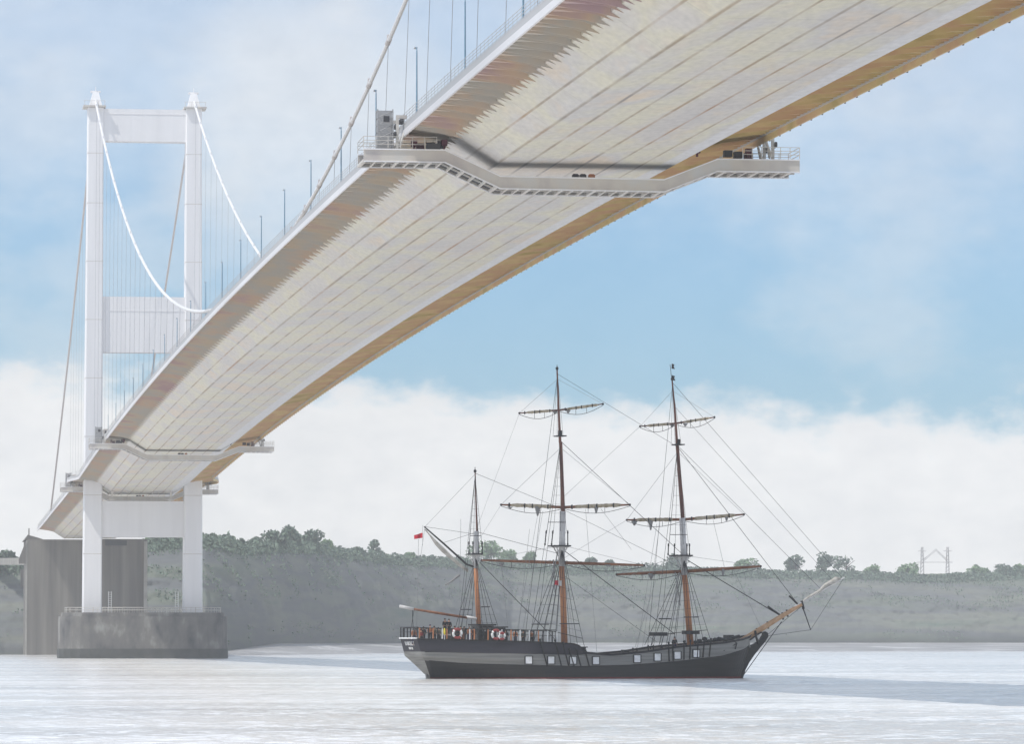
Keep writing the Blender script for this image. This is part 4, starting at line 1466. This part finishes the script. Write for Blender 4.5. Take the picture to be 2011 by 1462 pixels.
def person(px, py_head, yl, zfoot, rz, top, legs, hair, label, arm=0):
    H_ = 1.74
    p = P(px, py_head, yl)
    w = to_world(Vector((p.x, yl, zfoot)))
    root = empty('person', w, label, 'person', 'people on the poop deck', rz=SROT + rz)
    h = max(1.55, min(1.85, p.z - zfoot))
    k = h / 1.74
    V = [(0, 0, .95), (0, 0, 1.2), (0, 0, 1.42), (0, 0, 1.50), (.01, 0, 1.60), (.02, 0, 1.68),
         (.1, 0, .9), (.1, .02, .5), (.11, -.02, .08), (.12, .1, .03), (-.1, 0, .9), (-.1, .02, .5), (-.11, -.02, .08), (-.12, .1, .03),
         (.19, 0, 1.40), (.25, .03, 1.13), (.22, .16 + arm * .1, .95 + arm * .25), (.21, .2 + arm * .12, .88 + arm * .28), (-.19, 0, 1.40), (-.25, .03, 1.13), (-.22, .16, .95), (-.21, .2, .88)]
    E_ = [(0, 1), (1, 2), (2, 3), (3, 4), (4, 5), (0, 6), (6, 7), (7, 8), (8, 9), (0, 10), (10, 11), (11, 12), (12, 13), (2, 14), (14, 15), (15, 16), (16, 17), (2, 18), (18, 19), (19, 20), (20, 21)]
    Rr = [(.15, .11), (.14, .10), (.16, .10), .055, .095, .085, .09, .06, .045, .05, .09, .06, .045, .05, .06, .045, .035, .04, .06, .045, .035, .04]
    V = [(a * k, b * k, c * k) for a, b, c in V]
    skinned('body', V, E_, Rr, M['skin'], root)
    J = [0, 1, 2, 14, 15, 16, 18, 19, 20]
    mp_ = {v: i for i, v in enumerate(J)}
    skinned('jacket', [V[j] for j in J], [(0, 1), (1, 2), (2, 3), (3, 4), (4, 5), (2, 6), (6, 7), (7, 8)], [(.19, .15), (.18, .14), (.19, .14), .085, .065, .05, .085, .065, .05], M[top], root)
    J = [0, 6, 7, 8, 10, 11, 12]
    skinned('trousers', [V[j] for j in J], [(0, 1), (1, 2), (2, 3), (0, 4), (4, 5), (5, 6)], [(.17, .13), .115, .085, .065, .115, .085, .065], M[legs], root)
    mb = MB()
    mb.ball((.015 * k, -.02, 1.69 * k), (.105, .115, .10), 8)
    mb.build('hair', M[hair], root, smooth=True)
    mb = MB()
    mb.ball((.02 * k, .105, 1.62 * k), (.015, .025, .02), 6)
    mb.build('nose', M['skin'], root)
    return root


ZP = zy(1263)
person(845, 1226, -2.4, ZP, 2.9, 'orange_cloth', 'black_cloth', 'navy_cloth', 'person in orange jacket and navy hat leaning at the stern rail')
person(853, 1231, -1.6, ZP, 2.6, 'khaki_cloth', 'black_cloth', 'hair', 'person in dull khaki jacket right of the orange jacketed one')
person(874, 1216, .1, zy(1249), 3.0, 'black_cloth', 'black_cloth', 'hair', 'taller standing person in black, left of the raised pair')
person(882, 1217, .5, zy(1249), 3.3, 'black_cloth', 'black_cloth', 'hair', 'standing person in black, right of the raised pair', 1)
person(893, 1231, -1.8, ZP, 3.0, 'red_cloth', 'black_cloth', 'hair', 'person in dark red jacket behind the left lifebuoy')
person(905, 1231, -1.0, ZP, 2.8, 'khaki_cloth', 'black_cloth', 'hair', 'person in khaki jacket at the steering wheel')
person(912, 1232, .8, ZP, 3.4, 'black_cloth', 'black_cloth', 'hair', 'person in black coat behind the steering wheel')
person(922, 1232, -2.2, ZP, 3.1, 'orange_cloth', 'navy_cloth', 'hair', 'person in bright orange jacket just left of the dark deckhouse')
person(813, 1234, -1.2, ZP - .3, 3.1, 'orange_cloth', 'navy_cloth', 'hair', 'person in orange jacket near the transom, leftmost on board')
person(827, 1237, -1.6, ZP - .3, 3.1, 'red_cloth', 'black_cloth', 'hair', 'person in red jacket between the transom and the orange jacket')
person(1012, 1238, -1.5, ZP - .25, 3.0, 'orange_cloth', 'navy_cloth', 'hair', 'person in orange jacket behind the posts right of the charthouse')
person(1044, 1240, -1.2, ZP - .3, 2.9, 'orange_cloth', 'black_cloth', 'navy_cloth', 'person in orange jacket nearest the main mast on the poop')
person(1325, 1252, -1.0, zy(1284), 3.0, 'black_cloth', 'navy_cloth', 'hair', 'person in black at the foot of the fore mast')

person(832, 1232, -.6, ZP, 3.2, 'black_cloth', 'black_cloth', 'hair', 'person in black coat between the red and the orange jackets')
person(861, 1234, -2.0, ZP, 2.9, 'khaki_cloth', 'black_cloth', 'hair', 'person in khaki beside the raised helm platform, on its stern side')
person(900, 1233, -2.3, ZP, 3.0, 'black_cloth', 'black_cloth', 'hair', 'person in black coat seen through the left lifebuoy')
person(930, 1234, -1.2, ZP, 3.2, 'black_cloth', 'black_cloth', 'hair', 'person in black coat against the end of the dark deckhouse')
person(994, 1239, -2.0, ZP - .25, 3.0, 'black_cloth', 'black_cloth', 'hair', 'person in black coat just right of the charthouse')
person(1028, 1240, -1.8, ZP - .3, 3.0, 'khaki_cloth', 'black_cloth', 'hair', 'person in khaki between the two orange jackets near the main mast')

# yellow marker float on the rail
u = find_u(872, 4.2)
p = rail_line(u, -.1, 0)
fl = empty('marker_float', to_world(Vector((p.x, p.y, zy(1247)))), 'small yellow life saving float standing against the poop rail', 'float')
MB().tube([(0, 0, -.1), (0, 0, .15), (0, 0, .5), (0, 0, .62)], [.06, .12, .09, .02], 8).build('float_body', M['yellow_cloth'], fl, smooth=True)
MB().tube([(0, 0, -.6), (0, 0, -.1)], .03, 5).build('float_stem', M['white'], fl)


def wavy_flag(name, px, py, wpx, hpx, yl, bands, label, sag=0.0):
    a = P(px, py, yl)
    c = to_world(a)
    root = empty(name, c, label, 'flag', rz=SROT)
    W2, H2 = wpx / SC, hpx / SC
    n_ = len(bands)
    for b, mt in enumerate(bands):
        mb = MB()
        secs = []
        for k in range(7):
            t = (b + k / 6) / n_
            x = W2 * t
            y_ = .12 * math.sin(t * 7)
            dz_ = -sag * t * H2
            secs.append([Vector((x, y_ - .01, dz_)), Vector((x, y_ + .01, dz_)), Vector((x * .98, y_ + .03, dz_ - H2 * (1 - .25 * abs(t)))), Vector((x * .98, y_ + .01, dz_ - H2 * (1 - .25 * abs(t))))])
        mb.sweep(secs)
        mb.build('cloth_band', M[mt], root, smooth=False)
    MB().tube([(0, 0, .8), (0, 0, -H2 - .8)], .015, 4).build('halyard', M['rig_grey'], root)


wavy_flag('ensign', 830, 1047, -17, 10, 0, ['red'], 'small red ensign flying from the gaff peak at the stern', .5)
wavy_flag('signal_flag', 1103, 1141, -14, 11, -.6, ['white', 'red'], 'small white and red signal flag beside the main mast')
#SHIPEND

# ------------------------------------------------------------------ haze
hz = MB()
HZ = ((-1400, 3000), (-400, 3500), (-4.0, 160.0))
vs = [(a, b, c) for a in HZ[0] for b in HZ[1] for c in HZ[2]]
hz.add(vs, [(0, 1, 3, 2), (4, 6, 7, 5), (0, 4, 5, 1), (2, 3, 7, 6), (0, 2, 6, 4), (1, 5, 7, 3)])
hm, nt, b = new_mat('haze')
nt.nodes.remove(b)
pv = N(nt, 'ShaderNodeVolumePrincipled')
pv.inputs['Color'].default_value = (.93, .95, .97, 1)
pv.inputs['Density'].default_value = .00013
pv.inputs['Anisotropy'].default_value = 0.0
nt.links.new(pv.outputs[0], nt.nodes['Material Output'].inputs['Volume'])
tag(hz.build('haze', hm), kind='stuff')

# ------------------------------------------------------------------ world
SUN_EL, SUN_AZ = R(60), R(-112)     # azimuth from +Y towards +X
W_ = bpy.data.worlds.new('World')
S.world = W_
W_.use_nodes = True
nt = W_.node_tree
L = nt.links.new
bg = nt.nodes['Background']
sky = N(nt, 'ShaderNodeTexSky', sky_type='NISHITA')
sky.sun_disc = False
sky.sun_elevation = SUN_EL
sky.sun_rotation = SUN_AZ
sky.altitude = 0
tc = N(nt, 'ShaderNodeTexCoord')
sp = N(nt, 'ShaderNodeSeparateXYZ')
L(tc.outputs['Generated'], sp.inputs[0])


def math_(op, a, b=None, c=None):
    n_ = N(nt, 'ShaderNodeMath', operation=op)
    for i, v in enumerate((a, b, c)):
        if v is None: continue
        if isinstance(v, (int, float)): n_.inputs[i].default_value = v
        else: L(v, n_.inputs[i])
    return n_.outputs[0]


def smooth(v, a, b, o0=0, o1=1):
    n_ = N(nt, 'ShaderNodeMapRange', interpolation_type='SMOOTHSTEP')
    L(v, n_.inputs[0])
    n_.inputs[1].default_value, n_.inputs[2].default_value, n_.inputs[3].default_value, n_.inputs[4].default_value = a, b, o0, o1
    return n_.outputs[0]


az = math_('ARCTAN2', sp.outputs[0], sp.outputs[1])
el = sp.outputs[2]
cmb = N(nt, 'ShaderNodeCombineXYZ')
L(az, cmb.inputs[0]); L(el, cmb.inputs[1])


def wn(scale, sx, sy, off=0, det=5, rough=.55):
    mp = N(nt, 'ShaderNodeMapping'); mp.inputs['Scale'].default_value = (sx, sy, 1); mp.inputs['Location'].default_value = (off, off * .7, off)
    L(cmb.outputs[0], mp.inputs[0])
    n_ = N(nt, 'ShaderNodeTexNoise'); n_.inputs['Scale'].default_value = scale; n_.inputs['Detail'].default_value = det; n_.inputs['Roughness'].default_value = rough
    L(mp.outputs[0], n_.inputs[0])
    return n_.outputs[0]


n_big = wn(12, 1, 1.6, 3.1)
n_med = wn(38, 1, 1.5, 1.7)
n_fin = wn(120, 1, 1.6, 5.7, 6)
# low cloud bank edge, wobbling with noise
edge = math_('ADD', el, math_('MULTIPLY', math_('SUBTRACT', n_med, .5), .022))
edge = math_('ADD', edge, math_('MULTIPLY', math_('SUBTRACT', n_fin, .5), .016))
edge = math_('ADD', edge, math_('MULTIPLY', math_('SUBTRACT', az, .13), .045))
above = smooth(edge, .0475, .0575)
fade = smooth(edge, .078, .125, 1, .62)
patch = smooth(math_('ADD', n_big, math_('MULTIPLY', math_('SUBTRACT', n_med, .5), .5)), .33, .55, .70, 1)
dx_ = math_('MULTIPLY', math_('SUBTRACT', az, .088), 1 / .030)
dy_ = math_('MULTIPLY', math_('SUBTRACT', el, .112), 1 / .026)
rr_ = math_('ADD', math_('MULTIPLY', dx_, dx_), math_('MULTIPLY', dy_, dy_))
veil = smooth(math_('ADD', rr_, math_('MULTIPLY', math_('SUBTRACT', n_med, .5), 1.6)), .1, 1.8, .45, 1)
blue = math_('MULTIPLY', math_('MULTIPLY', math_('MULTIPLY', above, fade), patch), math_('MULTIPLY', veil, .80))
tint = N(nt, 'ShaderNodeMix', data_type='RGBA', blend_type='MULTIPLY')
tint.inputs[0].default_value = 1
sc_ = N(nt, 'ShaderNodeVectorMath', operation='SCALE'); sc_.inputs[3].default_value = .10
L(sky.outputs[0], sc_.inputs[0])
L(sc_.outputs[0], tint.inputs[6])
tint.inputs[7].default_value = (.20, .59, .95, 1)
cl = N(nt, 'ShaderNodeValToRGB')
L(math_('ADD', math_('MULTIPLY', n_med, .55), math_('MULTIPLY', n_fin, .45)), cl.inputs[0])
cl.color_ramp.elements[0].position, cl.color_ramp.elements[0].color = .3, (.56, .565, .57, 1)
cl.color_ramp.elements[1].position, cl.color_ramp.elements[1].color = .65, (.68, .675, .665, 1)
mx = N(nt, 'ShaderNodeMix', data_type='RGBA')
L(blue, mx.inputs[0]); L(cl.outputs[0], mx.inputs[6]); L(tint.outputs[2], mx.inputs[7])
L(mx.outputs[2], bg.inputs[0])
bg.inputs[1].default_value = 1.0

sun = bpy.data.lights.new('sun', 'SUN')
sun.energy = 2.1
sun.angle = R(.5)
sun.color = (1, .96, .9)
so = bpy.data.objects.new('sun', sun)
COL.objects.link(so)
d = Vector((math.sin(SUN_AZ) * math.cos(SUN_EL), math.cos(SUN_AZ) * math.cos(SUN_EL), math.sin(SUN_EL)))
so.rotation_euler = (-d).to_track_quat('-Z', 'Y').to_euler()

cam = bpy.data.cameras.new('camera')
cam.lens = 36 * F / 2011
cam.sensor_width = 36
cam.clip_end = 20000
cam.clip_start = 1
co = bpy.data.objects.new('camera', cam)
COL.objects.link(co)
co.location = CAMP
co.rotation_euler = Matrix((RT, UP, -FW)).transposed().to_euler()
S.camera = co
S.render.engine = 'CYCLES'
S.view_settings.view_transform = 'Standard'
S.view_settings.look = 'None'
S.view_settings.exposure = .5
S.view_settings.gamma = 1
S.cycles.max_bounces = 8
S.cycles.volume_bounces = 1
